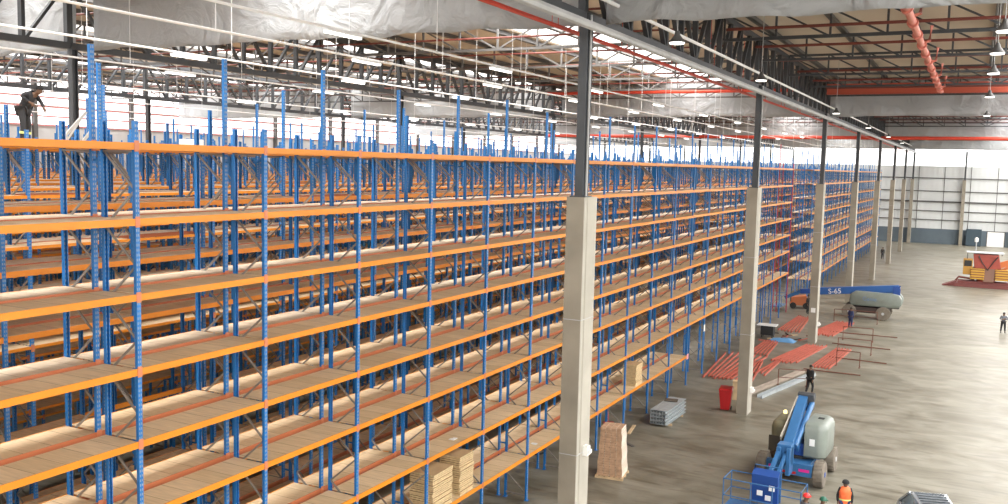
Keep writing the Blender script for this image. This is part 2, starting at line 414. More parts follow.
# ------------------------------------------------------------------ smoke curtains
def curtain(x0, x1, y, z0, z1, label, seed):
    rnd = random.Random(seed); nx = int((x1-x0)/.45); nz = 10
    m = MB(); ph = [rnd.uniform(0, 6) for _ in range(6)]
    vs = []; fs = []
    for i in range(nx+1):
        x = x0+(x1-x0)*i/nx
        for j in range(nz+1):
            t = j/nz; amp = .05+.05*(1-t)
            dy = amp*(math.sin(x*1.9+ph[0]+t*2)+.6*math.sin(x*4.3+ph[1]-t*3)+.5*math.sin(x*.7+ph[2]))
            zb = z0+.03*math.sin(x*.8+ph[3])+.025*math.sin(x*2.3+ph[4])
            vs.append((x, dy, zb+(z1-zb)*t))
    for i in range(nx):
        for j in range(nz): a = i*(nz+1)+j; fs.append((a, a+nz+1, a+nz+2, a+1))
    me = D.meshes.new('smoke_curtain'); me.from_pydata(vs, [], fs); me.materials.append(SHEET)
    me.polygons.foreach_set('use_smooth', [True]*len(fs))
    o = obj('smoke_curtain', me, None, (0, y, 0)); s = o.modifiers.new('s', 'SOLIDIFY'); s.thickness = .012
    return tag(o, label, 'curtain')
cl = [('nearest', YP+.75), ('second', 73.38+.75), ('third', 121.4+.75), ('fourth', 169.4+.75)]
sect = [(XL+.5, -56.2, 'over the outer racking'), (-55.2, -33.5, 'over the middle of the racking'), (-32.5, XP-.6, 'over the racking next to the concrete pillars'), (XP+.15, 12.0, 'above the open floor')]
for n_, y in cl:
    for a, b, s_ in sect:
        curtain(a, b, y, 17.5, 20.4, '%s row of hanging grey sheeting, length %s' % (n_, s_), int(y*10+a))

# ------------------------------------------------------------------ pipes, conduits, lamps
def long_pipe(name, X, Z, r, m, label, cat, y0=-20, y1=190, group=None, hang=True):
    b = MB().tube([(0, y0, 0), (0, y1, 0)], r, 8)
    o = B(name, b, m, None, (X, 0, Z), smooth=True)
    if hang:
        h = MB()
        for k in range(int((y1-y0)/6)): h.tube([(0, y0+3+6*k, r), (0, y0+3+6*k, ZR-.15-Z)], .012, 4)
        B('hanger', h, m, o)['kind'] = 'stuff'
    return tag(o, label, cat, group)
AIS = [-15.3, -18.7, -23.85, -29.0, -39.3, -49.6, -59.9, -70.2]
for k, X in enumerate(AIS):
    long_pipe('conduit', X, 16.72, .035, WHITEP, 'thin white lighting conduit running the length of the hall over the racking', 'conduit', group='lighting conduits')
def fluo_mesh():
    b = MB().box((-.09, -.75, .0), (.09, .75, .05))
    return b.mesh('fitting', WHITEP), MB().box((-.075, -.73, -.05), (.075, .73, 0)).mesh('tube', LAMP)
FM, FT = fluo_mesh()
ph = {0: 2.7, 1: 4.0, 2: 1.0, 3: 5.5, 4: 2.0}
for k, X in enumerate(AIS[:5]):
    for j in range(9):
        y = (22 if k else 17.5)+ph.get(k % 5, 0)+9.2*j
        t = thing('strip_light', 'white fluorescent strip light hanging from a conduit above the racking', 'ceiling light', (X, y, 16.62), 0, 'fluorescent strip lights')
        obj('fitting', FM, t); obj('lamp_tube', FT, t)
long_pipe('sprinkler_main', -11.35, 17.42, .045, REDP, 'red sprinkler main pipe beside the pillar line, upper of the pair', 'pipe')
long_pipe('sprinkler_main', -11.15, 17.3, .045, REDP, 'red sprinkler main pipe beside the pillar line, lower of the pair', 'pipe')
long_pipe('conduit', -9.7, 18.0, .06, WHITEP, 'white pipe running high along the aisle side of the pillars', 'pipe', hang=False)
long_pipe('cable_tray', -9.85, 17.2, .13, STEEL_L, 'thick pale tray fixed along the pillar heads', 'cable tray', hang=False)
# big red lateral members
tag(B('roof_beam', MB().box((XP+.2, 0, 0), (12.2, .25, .75)).box((XP+.2, -.08, 0), (12.2, .33, .06)).box((XP+.2, -.08, .7), (12.2, .33, .76)), mat('beam_rust_red', (.45, .08, .04), .5), None, (0, 71.6, 18.95)), 'deep red beam across the roof over the open floor, before the second grey sheeting', 'beam')
tag(B('sprinkler_pipe', MB().tube([(-33, 0, 0), (XP-.6, 0, 0)], .16, 10), REDP, None, (0, 72.2, 19.4), smooth=True), 'fat red pipe across the roof above the racking, before the second grey sheeting', 'pipe')
tag(B('sprinkler_pipe', MB().tube([(-55, 0, 0), (XP-.6, 0, 0), (12, 0, 0)], .22, 10), REDP, None, (0, 120.6, 17.55), smooth=True), 'long red pipe crossing the whole hall low in front of the far bright windows', 'pipe')
RUST = mat('rust_pipe', (.17, .04, .03), .5)
for k in range(19):
    y = 28.3+6*k
    tag(B('sprinkler_branch', MB().tube([(XP+.3, 0, 0), (12, 0, 0)], .07, 6), RUST, None, (0, y, 19.3), smooth=True), 'thin red sprinkler branch pipe crossing under the roof above the open floor', 'pipe', 'sprinkler branches over the floor')
    tag(B('sprinkler_branch', MB().tube([(-78.5, 0, 0), (XP-.6, 0, 0)], .05, 6), RUST, None, (0, y-.8, 19.3), smooth=True), 'thin red sprinkler branch pipe crossing under the roof above the racking', 'pipe', 'sprinkler branches over the racking')
d = thing('duct', 'salmon red round duct with flanges under the roof above the open floor', 'duct', (-2.25, 0, 18.5))
B('duct_run', MB().tube([(0, 27, 0), (0, 66, .1)], .13, 14), REDL, d, smooth=True)
fl = MB()
for k in range(12): fl.tube([(0, 29+3.1*k, 0), (0, 29.25+3.1*k, 0)], .19, 14)
B('flange', fl, REDL, d)['kind'] = 'stuff'
for k in range(5):
    t_ = MB().tube([(0, 34+7*k, 0), (.3, 34+7*k, .1), (.35, 34+7*k, .7)], .07, 8); B('branch', t_, REDL, d, smooth=True)
def bay_lamp(x, y, z, label):
    t = thing('high_bay_lamp', label, 'ceiling light', (x, y, z))
    B('housing', MB().lathe([(.06, .34), (.09, .22), (.22, .04), (.25, 0)], 20), STEEL_M, t, smooth=True)
    B('diffuser', MB().lathe([(.23, .02), (.21, -.04)], 20), LAMP, t)
    B('suspension_wire', MB().tube([(0, 0, .34), (0, 0, ZR-.15-z)], .015, 5), STEEL_L, t)
for k, (x, y) in enumerate([(.5, 29.9), (.42, 35.2), (.42, 42), (.44, 54.3), (.49, 71.1)]):
    bay_lamp(x, y, 17.35, ['nearest', 'second', 'third', 'fourth', 'fifth'][k] + ' high bay lamp of the row over the open floor')
bay_lamp(-8.06, 26.7, 16.95, 'lit high bay lamp beside the first concrete pillar, over the pillar line')
bay_lamp(-8.06, 38.7, 16.95, 'lit high bay lamp beside the second concrete pillar, over the pillar line')
for k in range(4): bay_lamp(-8.1, 62+20*k, 17.0, ['third', 'fourth', 'fifth', 'sixth'][k]+' high bay lamp over the pillar line')

# ------------------------------------------------------------------ pallet racking
PW, PD = .105, .075      # upright width along the bay, depth
def post_profile(m, sgn, z0, z1, x, y, mi=0):
    t = .006; w = PW/2
    # front web plus two returns, open towards the frame
    xs = lambda v: x+sgn*v
    out = [(xs(0), y-w), (xs(0), y+w), (xs(-PD), y+w), (xs(-PD), y+w-.02), (xs(-PD)+sgn*t, y+w-.02), (xs(-PD)+sgn*t, y+w-t), (xs(-t), y+w-t),
           (xs(-t), y-w+t), (xs(-PD)+sgn*t, y-w+t), (xs(-PD)+sgn*t, y-w+.02), (xs(-PD), y-w+.02), (xs(-PD), y-w)]
    m.prism(out, 'z', z0, z1, mi)
def post_simple(m, z0, z1, x0, x1, y, mi=0): m.box((x0, y-PW/2, z0), (x1, y+PW/2, z1), mi)
def brace_into(m, mi, top=13.9):
    z = .25; s = 0
    m.bar((-.03, 0, .2), (-.97, 0, .2), .1, .04, mi)
    while z+.76 < top:
        a, b = ((-.06, z), (-.94, z+.76)) if s == 0 else ((-.94, z), (-.06, z+.76))
        m.bar((a[0], 0, a[1]), (b[0], 0, b[1]), .03, .045, mi); z += .77; s ^= 1
    m.bar((-.03, 0, z), (-.97, 0, z), .1, .04, mi)
def foot(m, x, y, mi=0): m.box((x-.1, y-.09, 0), (x+.06, y+.09, .012), mi)
_pm = {}
def post_mesh(sgn, top, m_):
    k = (sgn, round(top, 2), m_.name)
    if k not in _pm:
        b = MB(); post_profile(b, sgn, 0.012, top, 0, 0)
        b.box((-.1 if sgn > 0 else -.06, -.09, 0), (.06 if sgn > 0 else .1, .09, .012))
        _pm[k] = b.mesh('post', m_)
    return _pm[k]
_b = MB(); brace_into(_b, 0); BRACE = _b.mesh('bracing', GALV)
_fm = {}
def frame_one(t1, t2):          # whole frame as one mesh (for racks further back)
    k = (round(t1, 2), round(t2, 2))
    if k not in _fm:
        b = MB(); post_profile(b, 1, 0, t1, 0, 0); post_profile(b, -1, 0, t2, -1.0, 0); brace_into(b, 1)
        _fm[k] = b.mesh('frame', [BLUE, GALV])
    return _fm[k]
BL = BAY-PW
def beam_mb(m=None, x=0, y=0, z=0, sgn=1, mi=0, cm=None, hb=.075):
    m = m or MB(); y0, y1 = y+PW/2, y+BAY-PW/2
    # stepped box beam: full height outside, rebate for the deck inside
    x0 = x-.002*sgn; out = [(x0, z-hb), (x0, z+.068), (x0-sgn*.02, z+.068), (x0-sgn*.02, z+.045), (x0-sgn*.05, z+.045), (x0-sgn*.05, z-hb)]
    m.prism(out, 'y', y0, y1, mi)
    if cm is not None: connectors(m, x, y, z, sgn, cm)
    return m
def connectors(m, x, y, z, sgn, mi):
    a, b = sorted((x+sgn*.001, x+sgn*.009))
    m.box((a, y-.0, z-.11), (b, y+PW/2+.006, z+.11), mi); m.box((a, y+BAY-PW/2-.006, z-.11), (b, y+BAY, z+.11), mi)
BEAM = {(s, q, w): beam_mb(sgn=s, hb=.028 if w else .075).mesh('beam', ORANGE_SHADE if q else ORANGE) for s in (1, -1) for q in (0, 1) for w in (0, 1)}
CON = {}
for s in (1, -1):
    for e in (0, 1):
        a, b = sorted((s*.001, s*.010)); y = 0 if e == 0 else BAY-PW/2-.006
        CON[(s, e)] = MB().box((a, y, -.11), (b, y+PW/2+.006, .11)).mesh('connector', CONN)
DK = MB().box((-.975, .056, .045), (-.025, BAY-.056, .063)).mesh('deck', DECK)
DK_LIT = MB().box((-.975, .056, .045), (-.025, BAY-.056, .063)).mesh('deck', DECK_LIT)
SPACER = MB().bar((0, 0, 0), (-.25, 0, 0), .05).mesh('spacer', BLUE_FAR)
CAMP = Vector((0, 0, H))
def rack(name_label, x0, i0, i1, yoff, level, has_level, seed, sub=True, flip_red=True, ntall=True):
    """double run of racking; bays i0..i1, face at x0, open towards +X"""
    rnd = random.Random(seed)
    t = thing('pallet_rack', name_label, 'pallet rack', (x0, yoff, 0))
    if isinstance(sub, int) and sub == 0: pass
    subs = [(0., 0), (-1.25, 1)]
    bx = lambda i: i*BAY
    tall = lambda s, i: 15.5+((i*7+seed) % 3)*.12 if (s == 1 and (seed == 0 or (i+seed) % 2 == 0)) else 13.95
    back = lambda s, i: 13.95 if not (s == 0 and (i+seed) % 4 == 3) else 14.7
    fr = []
    for dx, s in subs:
        for i in range(i0, i1+1):
            red = (i == i1) and level >= 1 and flip_red
            t1, t2 = tall(s, i), back(s, i)
            if level == 2:
                f_ = obj('upright_frame', BRACE, t, (dx, bx(i), 0))
                p1 = obj('post', post_mesh(1, t1, REDPOST if red else BLUE), f_, (0, 0, 0)); p2 = obj('post', post_mesh(-1, t2, REDPOST if red else BLUE), f_, (-1.0, 0, 0))
                if red: p1['label'] = 'crimson end post'; p2['label'] = 'crimson end post'
            elif level == 1: obj('upright_frame', frame_one(t1, t2), t, (dx, bx(i), 0))
            else: fr.append((dx, bx(i), t1, t2))
    beams = []
    for dx, s in subs:
        for i in range(i0, i1):
            for l, z in enumerate(LV):
                if not has_level(i, l): continue
                for sg, bxx in ((1, dx), (-1, dx-1.0)):
                    c = Vector((x0+bxx, yoff+bx(i)+BAY/2, z))
                    sc = (c-CAMP).length + (0 if (seed == 0 and s == 0 and sg == 1) else (6 if sg == 1 else 11)) + (l*(2.2 if seed == 0 else 9)) + (60 if c.y < 11 else 0)
                    beams.append((sc, bxx, i, z, sg, s))
    beams.sort(key=lambda q: q[0]); n = 100 if level >= 1 else 0
    for sc, bxx, i, z, sg, s in beams[:n]:
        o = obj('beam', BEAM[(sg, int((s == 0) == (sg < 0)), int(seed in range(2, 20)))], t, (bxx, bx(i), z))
        if level == 2:
            for e in (0, 1): obj('beam_connector', CON[(sg, e)], o)
    m = MB()
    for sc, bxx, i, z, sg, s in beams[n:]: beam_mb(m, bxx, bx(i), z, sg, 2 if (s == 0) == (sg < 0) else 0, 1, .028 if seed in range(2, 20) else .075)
    o = B('beam', m, [ORANGE, CONN, ORANGE_SHADE], t); o['kind'] = 'stuff'
    dk = []
    for dx, s in subs:
        for i in range(i0, i1):
            for l, z in enumerate(LV):
                if has_level(i, l):
                    if seed > 0 and level < 2 and l > 0 and rnd.random() < .03: continue
                    c = Vector((x0+dx-.5, yoff+bx(i)+BAY/2, z)); dk.append(((c-CAMP).length+(5 if s else 0)+(l if seed == 0 else l*6)+(60 if c.y < 11 else 0), dx, i, z, s))
    dk.sort(key=lambda q: q[0])
    for sc, dx, i, z, s in dk[:n]: obj('shelf_board', DK_LIT if s and z > LV[4] else DK, t, (dx, bx(i), z))
    m = MB()
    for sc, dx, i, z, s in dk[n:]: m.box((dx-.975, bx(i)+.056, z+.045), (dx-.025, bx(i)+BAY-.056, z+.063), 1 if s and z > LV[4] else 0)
    B('shelf_board', m, [DECK, DECK_LIT], t)['kind'] = 'stuff'
    if fr:
        m = MB()
        for dx, y, t1, t2 in fr:
            post_simple(m, 0, t1, dx-PD, dx, y); post_simple(m, 0, t2, dx-1.0, dx-1.0+PD, y)
            for zz in range(8): 
                a, b_ = (-.06, -.94) if zz % 2 else (-.94, -.06)
                m.bar((dx+a, y, .6+1.6*zz), (dx+b_, y, 1.9+1.6*zz), .03, .045, 1)
        B('upright_frames', m, [BLUE_FAR, GALV], t)['kind'] = 'stuff'
    # back to back spacers
    m = MB()
    for i in range(i0, i1+1):
        for z in (LV[0]-.3, LV[2]-.3, LV[3]-.35, LV[5]-.35, LV[6]-.4, LV[7]+.4): m.bar((-1.0, bx(i), z), (-1.25, bx(i), z), .05)
    B('row_spacer', m, BLUE_FAR, t)['kind'] = 'stuff'
    return t
ordn = ['first', 'second', 'third', 'fourth', 'fifth', 'sixth', 'seventh', 'eighth', 'ninth', 'tenth', 'eleventh', 'twelfth']
PITCH = 5.15
NR = 12
for k in range(NR):
    x0 = XR-PITCH*k
    lab = ('front run of blue and orange racking facing the open floor, near section' if k == 0 else
           '%s run of blue and orange racking back from the open floor, near section' % ordn[k])
    rack(lab, x0, -2 if k < 4 else -1, 20, Y0+((.594*k) if k < 3 else (1.7*k+.37*k*k)) % BAY, 2 if k == 0 else (1 if k < 6 else 0), (lambda i, l: not (l == 7 and i >= 11)) if k == 0 else (lambda i, l: True), k)
Y2 = Y0+BAY*20+12.2
for k in range(NR):
    x0 = XR-PITCH*k
    lab = ('front rack run facing the open floor, far section past the cross aisle' if k == 0 else
           '%s rack run back from the open floor, far section past the cross aisle' % ordn[k])
    rack(lab, x0, 0, 21, Y2+(.7*k) % 1.9, 1 if k == 0 else 0, lambda i, l: True, k+20 if k else 0, flip_red=False)
# small plates on the front run
tag(B('load_sign', MB().box((0, -.16, -.22), (.012, .16, .22)), WHITE, None, (XR+.012, Y0+12*BAY-.02, 3.0)), 'small white sign on a front upright above the floor, near the red bars', 'sign')
tag(B('load_sign', MB().box((0, -.2, -.16), (.012, .2, .16)), mat('pink_tag', (.75, .35, .36), .6), None, (XR+.012, Y0+11*BAY, 1.78)), 'pink tag where the lowest orange beam of the front rack ends', 'sign')

# ------------------------------------------------------------------ stored goods
def boards(n, w, l, th, gap, seed):
    r = random.Random(seed); m = MB(); z = 0
    for k in range(n):
        dx, dy = r.uniform(-.02, .02), r.uniform(-.02, .02); a = r.uniform(-.012, .012)
        m.box((-w/2, -l/2, z), (w/2, l/2, z+th), 0, Matrix.Translation((dx, dy, 0)) @ Matrix.Rotation(a, 4, 'Z')); z += th+gap
    me = m.mesh('stack', [BOARD, BOARD_E])
    for p in me.polygons:
        if abs(p.normal.z) < .5: p.material_index = 1
    return me, z
dz = LV[7]+.063
def board_stack(x, y, n, w, l, label, seed, rz=0, th=.05):
    r = random.Random(seed); z = 0
    me = MB().box((-w/2, -l/2, 0), (w/2, l/2, th)).mesh('board', [BOARD, BOARD_E])
    for p in me.polygons:
        if abs(p.normal.z) < .5: p.material_index = 1
    g = label+' stack'
    for k in range(n):
        o = obj('chipboard_sheet', me, None, (x+r.uniform(-.02, .02), y+r.uniform(-.025, .025), dz+.001+k*(th+.022)), (0, 0, rz+r.uniform(-.02, .02)))
        lb = label if 0 < k < n-1 else ('topmost board of the ' if k else 'bottom board of the ')+g
        tag(o, lb if k in (0, n-1) else 'pale chipboard sheet within the '+g, 'board', g)
board_stack(XR-.50, Y0+3*BAY+1.05, 18, .9, 1.25, 'shorter board', 3)
board_stack(XR-.50, Y0+3*BAY+2.75, 19, .80, .95, 'taller board', 5)
board_stack(XR-.45, Y0+8*BAY+2.35, 14, .75, 1.0, 'farther board', 8, th=.06)
tag(B('paper_scrap', MB().box((-.12, -.1, 0), (.12, .1, .004)).box((-.02, -.16, .004), (.16, .02, .012)), WHITE, None, (XR-.45, Y0+5.4*BAY, dz+.001)), 'crumpled white paper on the lowest shelf near the first pillar', 'paper')
tag(B('paper_scrap', MB().box((-.12, -.1, 0), (.1, .08, .004)).box((-.05, -.02, .004), (.1, .16, .02)), WHITE, None, (XR-.4, Y0+3.6*BAY, LV[6]+.064)), 'white paper scrap on the shelf above the board stacks', 'paper')
tag(B('carton', MB().box((-.3, -.2, 0), (.3, .2, .28)).box((-.3, -.01, .28), (.3, .01, .285)), WHITE, None, (-21.3, 20.6, LV[0]+.064)), 'white box on the top deck of the second rack run', 'box')

# pallet of brown blocks on the floor
p = thing('pallet_stack', 'tall wrapped stack of brown blocks on a pallet, on the floor behind the first pillar', 'stack', (-13.1, 36.45, 0), .12)
pm = MB()
for k in range(6): pm.box((-.62+k*.22, -.6, .09), (-.5+k*.22, .6, .112))
for k in range(3): pm.box((-.62, -.6+k*.55, 0), (.6, -.5+k*.55, .088))
B('pallet', pm, PLY, p)
me = MB(); r = random.Random(2)
for k in range(20):
    z = .115+k*.104; q = 1.16-.011*k; sh = .012*math.sin(k*.9)
    for j in range(4):
        me.box(((-.48+j*.24)*q+sh, (-.47+r.uniform(-.02, .02))*q, z), ((-.25+j*.24)*q+sh, (.47+r.uniform(-.02, .02))*q, z+.096))
bm_ = me.mesh('blocks', [BLOCKB, LAYER_W])
for q in bm_.polygons:
    if q.normal.x > .5: q.material_index = 1
obj('block_pile', bm_, p)

# strapped bundle of galvanised channels
GST = mat('channel_steel', (.40, .44, .46), .45, metal=.3, noise=.1, nscale=4)
cs = [(0, 0), (.14, 0), (.14, .025), (.025, .025), (.025, .155), (.14, .155), (.14, .18), (0, .18)]
chm = MB().prism(cs, 'y', 0, 3.1).mesh('channel', GST)
for a in range(6):
    for b in range(4):
        o = obj('steel_channel', chm, None, (-14.12+a*.155, 44.75+random.uniform(-.03, .03), .1+b*.19), (0, 0, -.03))
        tag(o, 'galvanised steel channel bundled on the floor beside the front rack', 'steel channel', 'bundle of galvanised channels')
for k, y in enumerate((45.2, 47.2)):
    tag(B('timber_bearer', MB().box((-.6, -.05, 0), (.6, .05, .1)), PLY, None, (-13.68, y, 0)), ['near', 'far'][k]+' timber bearer under the bundle of galvanised channels', 'timber')
tag(B('cardboard_sheet', MB().box((-.35, -.3, 0), (.35, .3, .02)), mat('dark_board', (.10, .08, .06), .8), None, (-13.7, 47.0, .87), (0, 0, .2)), 'dark board lying on top of the bundle of galvanised channels', 'board')

# red wheelie bin
b_ = thing('wheelie_bin', 'red wheelie bin beside the foot of the second pillar', 'bin', (-11.42, 49.75, 0), .1)
B('body', MB().hexa([(-.24,-.28,.1),(.24,-.28,.1),(.24,.25,.1),(-.24,.25,.1)], [(-.35,-.36,1.2),(.35,-.36,1.2),(.35,.36,1.2),(-.35,.36,1.2)]), REDBIN, b_, bevel=.02)
B('lid', MB().hexa([(-.37,-.39,1.2),(.37,-.39,1.2),(.37,.4,1.2),(-.37,.4,1.2)], [(-.33,-.33,1.29),(.33,-.33,1.29),(.33,.36,1.33),(-.33,.36,1.33)]), REDBIN, b_, bevel=.01)
for s in (-1, 1): B('wheel', MB().lathe([(.11, -.03), (.11, .03)], 14), BLACK, b_, (s*.27, .3, .11), (0, PI/2, 0))
B('handle', MB().tube([(-.28, .42, 1.2), (.28, .42, 1.2)], .02, 8), REDBIN, b_)
tag(B('cardboard_box', MB().box((-.25, -.25, 0), (.25, .25, 1.1)), PLY, None, (-11.45, 52.6, 0), (0, 0, .2)), 'upright tan cardboard box behind the red wheelie bin', 'box')

# red rack bars spread on the floor
def bar_mesh(L_):
    return MB().prism([(-.035, 0), (.035, 0), (.035, .09), (.015, .09), (.015, .12), (-.035, .12)], 'y', 0, L_).box((-.04, -.006, 0), (.04, 0, .16)).box((-.04, L_, 0), (.04, L_+.006, .16)).mesh('bar', REDB)
bars = {}
def bundle(a, b, n, w, fan, gname, seed, layers=1):
    """n bars side by side; a and b are the two ends of the bundle centre line"""
    r = random.Random(seed); a = Vector(a); b = Vector(b); L_ = round((b-a).length, 1)
    if L_ not in bars: bars[L_] = bar_mesh(L_)
    ang = math.atan2(-(b-a).x, (b-a).y); px = Vector((math.cos(ang), math.sin(ang)))
    for lay in range(layers):
        for k in range(n):
            u = (k-(n-1)/2)*w
            q = a+px*u*(1 if fan == 0 else .95)+(b-a).normalized()*r.uniform(-.35, .35)
            o = obj('steel_bar', bars[L_], None, (q.x, q.y, .001+.205*lay), (0, 0, ang+(fan*(k-(n-1)/2)/n)))
            tag(o, 'red steel bar in the %s' % gname, 'steel bar', gname)
bundle((-13.75, 57.2), (-13.75, 65.6), 8, .25, -.16, 'fanned heap of red bars behind the second pillar', 1)
bundle((-12.4, 57.4), (-12.6, 63.6), 6, .33, .16, 'loose red bars to the aisle side of the fanned heap', 2)
bundle((-13.1, 66.4), (-13.2, 72.0), 6, .28, .08, 'short red bars beside the front rack uprights', 3)
bundle((-11.0, 64.8), (-9.9, 72.3), 7, .28, .04, 'long bundle of red bars before the third pillar', 4)
bundle((-8.5, 63.9), (-7.9, 71.7), 6, .24, .02, 'outermost bundle of red bars on the open floor', 5)
bundle((-12.9, 77.5), (-13.0, 85.9), 7, .3, .1, 'far bundle of red bars by the cross aisle', 6)
bundle((-10.3, 77.4), (-9.3, 85.0), 8, .27, .06, 'bundle of red bars in front of the far blue lift', 7)
bundle((-11.6, 59.9), (-11.3, 65.0), 3, .36, .15, 'sparse red bars between the two pillars', 8)

# two long channels on the floor
for k, (x, y) in enumerate(((-11.1, 54.2), (-10.35, 53.6))):
    L_ = 8.3
    m = MB().prism([(-.16, 0), (.16, 0), (.16, .2), (.13, .2), (.13, .03), (-.13, .03), (-.13, .2), (-.16, .2)], 'y', 0, L_)
    tag(B('steel_channel', m, GST if k else mat('weathered_plank', (.33, .27, .22), .7, noise=.1, nscale=2), None, (x, y, .0), (0, 0, -.22)), ['brownish long channel on the floor beside the second pillar', 'pale long channel on the floor nearest the walking man in black'][k], 'steel channel')
# low barrier rails
def barrier(x, y, rz, w, label, h=1.05):
    t = thing('barrier_rail', label, 'barrier', (x, y, 0), rz)
    B('rail', MB().tube([(-w/2, 0, h), (w/2, 0, h)], .03, 8).tube([(-w/2, 0, h*.5), (w/2, 0, h*.5)], .022, 8), BROWN, t, smooth=True)
    for s in (-1, 1):
        B('leg', MB().tube([(s*w/2, 0, .02), (s*w/2, 0, h)], .03, 8).box((s*w/2-.05, -.3, 0), (s*w/2+.05, .3, .03)), BROWN, t)
barrier(-7.05, 71.0, .02, 2.3, 'brown tube barrier standing past the end of the outermost red bars')
barrier(-6.9, 65.9, .03, 1.5, 'brown tube barrier nearest the camera on the open floor')
barrier(-7.4, 76.5, .1, 2.2, 'brown tube barrier behind the man in navy overalls')
barrier(-8.6, 86.0, .05, 3.6, 'long brown tube barrier in front of the far blue lift')
barrier(-9.2, 57.7, .3, 1.7, 'red-brown tube barrier beside the man in black')
for k, (x, y, L_, rz) in enumerate([(-7.3, 79.6, 5.2, .03), (-6.9, 74.0, 4.2, -.06), (-6.6, 68.3, 4.0, -.05), (-7.6, 63.2, 3.6, 0.0)]):
    tag(B('tube', MB().tube([(-L_/2, 0, .04), (L_/2, 0, .04)], .04, 8), BROWN, None, (x, y, 0), (0, 0, rz)), ['longest brown tube lying on the floor by the far blue lift', 'brown tube lying in front of the middle barrier', 'brown tube lying beside the outermost red bars', 'brown tube lying nearest the man in black'][k], 'tube')
rnd = random.Random(11)
for k in range(14):
    x, y = rnd.uniform(-14.3, -10.9), rnd.uniform(72.2, 77.0); L_ = rnd.uniform(.5, 1.4)
    m_ = [BROWN, REDB, PLY, BLACK][k % 4]
    tag(B('offcut', MB().box((-L_/2, -.05, 0), (L_/2, .05, .06)).box((-L_/2, -.05, .06), (-L_/2+.1, .05, .1)), m_, None, (x, y, .001), (0, 0, rnd.uniform(0, 3))), 'small offcut among the litter on the floor in front of the trolley', 'offcut', 'offcuts by the trolley')
# clutter by the cross aisle
k_ = thing('work_trolley', 'black trolley with a white sheet on top beside the rack uprights', 'trolley', (-13.9, 74.0, 0))
B('body', MB().box((-.5, -.4, .2), (.5, .4, .95)), BLACK, k_, bevel=.04); B('sheet', MB().box((-.8, -.45, .95), (.7, .55, 1.02)), WHITE, k_, bevel=.015)
for sx in (-1, 1):
    for sy in (-1, 1): B('wheel', MB().lathe([(.1, -.03), (.1, .03)], 12), BLACK, k_, (sx*.4, sy*.3, .1), (0, PI/2, 0))
tag(B('tarpaulin', MB().hexa([(-1, -.5, 0), (1, -.6, 0), (1.1, .5, 0), (-.9, .6, 0)], [(-.6, -.2, .25), (.5, -.25, .18), (.6, .2, .3), (-.5, .25, .15)]), TARP, None, (-12.6, 72.9, 0), bevel=.05), 'crumpled blue tarpaulin on the floor behind the trolley', 'tarpaulin')
c_ = thing('hand_truck', 'red pump truck with a wooden board standing under the front rack', 'pallet truck', (-15.5, 42.6, 0), .5)
B('fork', MB().box((-.26, -.6, .08), (-.1, .6, .14)).box((.1, -.6, .08), (.26, .6, .14)).box((-.27, .4, .06), (.27, .75, .3)), REDBIN, c_)
B('tow_bar', MB().tube([(0, .7, .25), (0, 1.1, 1.1), (-.12, 1.12, 1.2), (.12, 1.12, 1.2)], .02, 6), REDBIN, c_)
B('wheel', MB().lathe([(.09, -.1), (.09, .1)], 12), BLACK, c_, (0, .6, .09), (0, PI/2, 0))
tag(B('loose_plank', MB().box((-.08, -.8, 0), (.08, .8, .05)), PLY, None, (-14.65, 43.4, 0), (0, 0, .15)), 'short wooden plank on the floor beside the red pump truck', 'plank')
tag(B('loose_plank', MB().box((-.08, -.7, 0), (.08, .7, .04)), STEEL_M, None, (-14.2, 41.2, 0), (0, 0, .9)), 'dark strip of wood on the floor behind the block stack', 'plank')
hs = MB(); hs.tube([(.45*math.cos(t), .45*math.sin(t), .06) for t in [k*2*PI/24 for k in range(25)]], .05, 8)
tag(B('hose_coil', hs, BLACK, None, (-17.3, 37.6, 0)), 'black hose coil on the floor under the rack behind the first pillar', 'hose')
mc = thing('floor_machine', 'small orange machine on wheels in the cross aisle', 'machine', (-14.4, 91.9, 0), .2)
B('body', MB().hexa([(-.9,-.6,.3),(.9,-.6,.3),(.9,.6,.3),(-.9,.6,.3)], [(-.7,-.5,1.1),(.6,-.5,1.3),(.6,.5,1.3),(-.7,.5,1.1)]), CRANE_O, mc, bevel=.06)
B('mast', MB().box((-.85, -.35, .3), (-.78, -.25, 2.1)).box((-.85, .25, .3), (-.78, .35, 2.1)).box((-.85, -.35, 2.0), (-.78, .35, 2.1)), STEEL, mc)
for sx in (-1, 1):
    for sy in (-1, 1): B('wheel', MB().lathe([(.3, -.1), (.3, .1)], 16), BLACK, mc, (sx*.6, sy*.6, .3), (PI/2, 0, 0))

# far wall details
dr = struct(B('door_1', MB().box((2.9, YF-.12, 0), (5.7, YF-.05, 2.75)), WHITE))
B('door_frame', MB().box((2.75, YF-.14, 0), (2.9, YF-.02, 2.9)).box((5.7, YF-.14, 0), (5.85, YF-.02, 2.9)).box((2.75, YF-.14, 2.75), (5.85, YF-.02, 2.9)), STEEL_M, dr)
kb = thing('cabinet', 'dark slate cabinet against the far wall beside the pillar', 'cabinet', (.6, YF-1.0, 0))
B('body', MB().box((-1.3, -.5, .1), (1.3, .5, 3.2)), mat('cabinet_slate', (.035, .06, .08), .6), kb); B('base', MB().box((-1.25, -.45, 0), (1.25, .45, .1)), BLACK, kb)
ld = thing('sign_post', 'slim pale post with a round head standing behind the red crane', 'post', (1.0, 168, 0))
B('pole', MB().tube([(0, 0, 0), (0, 0, 2.4)], .09, 8), GREYP, ld); B('head', MB().lathe([(.05, 2.4), (.28, 2.5), (.28, 3.0), (.1, 3.2)], 12), WHITE, ld, smooth=True)

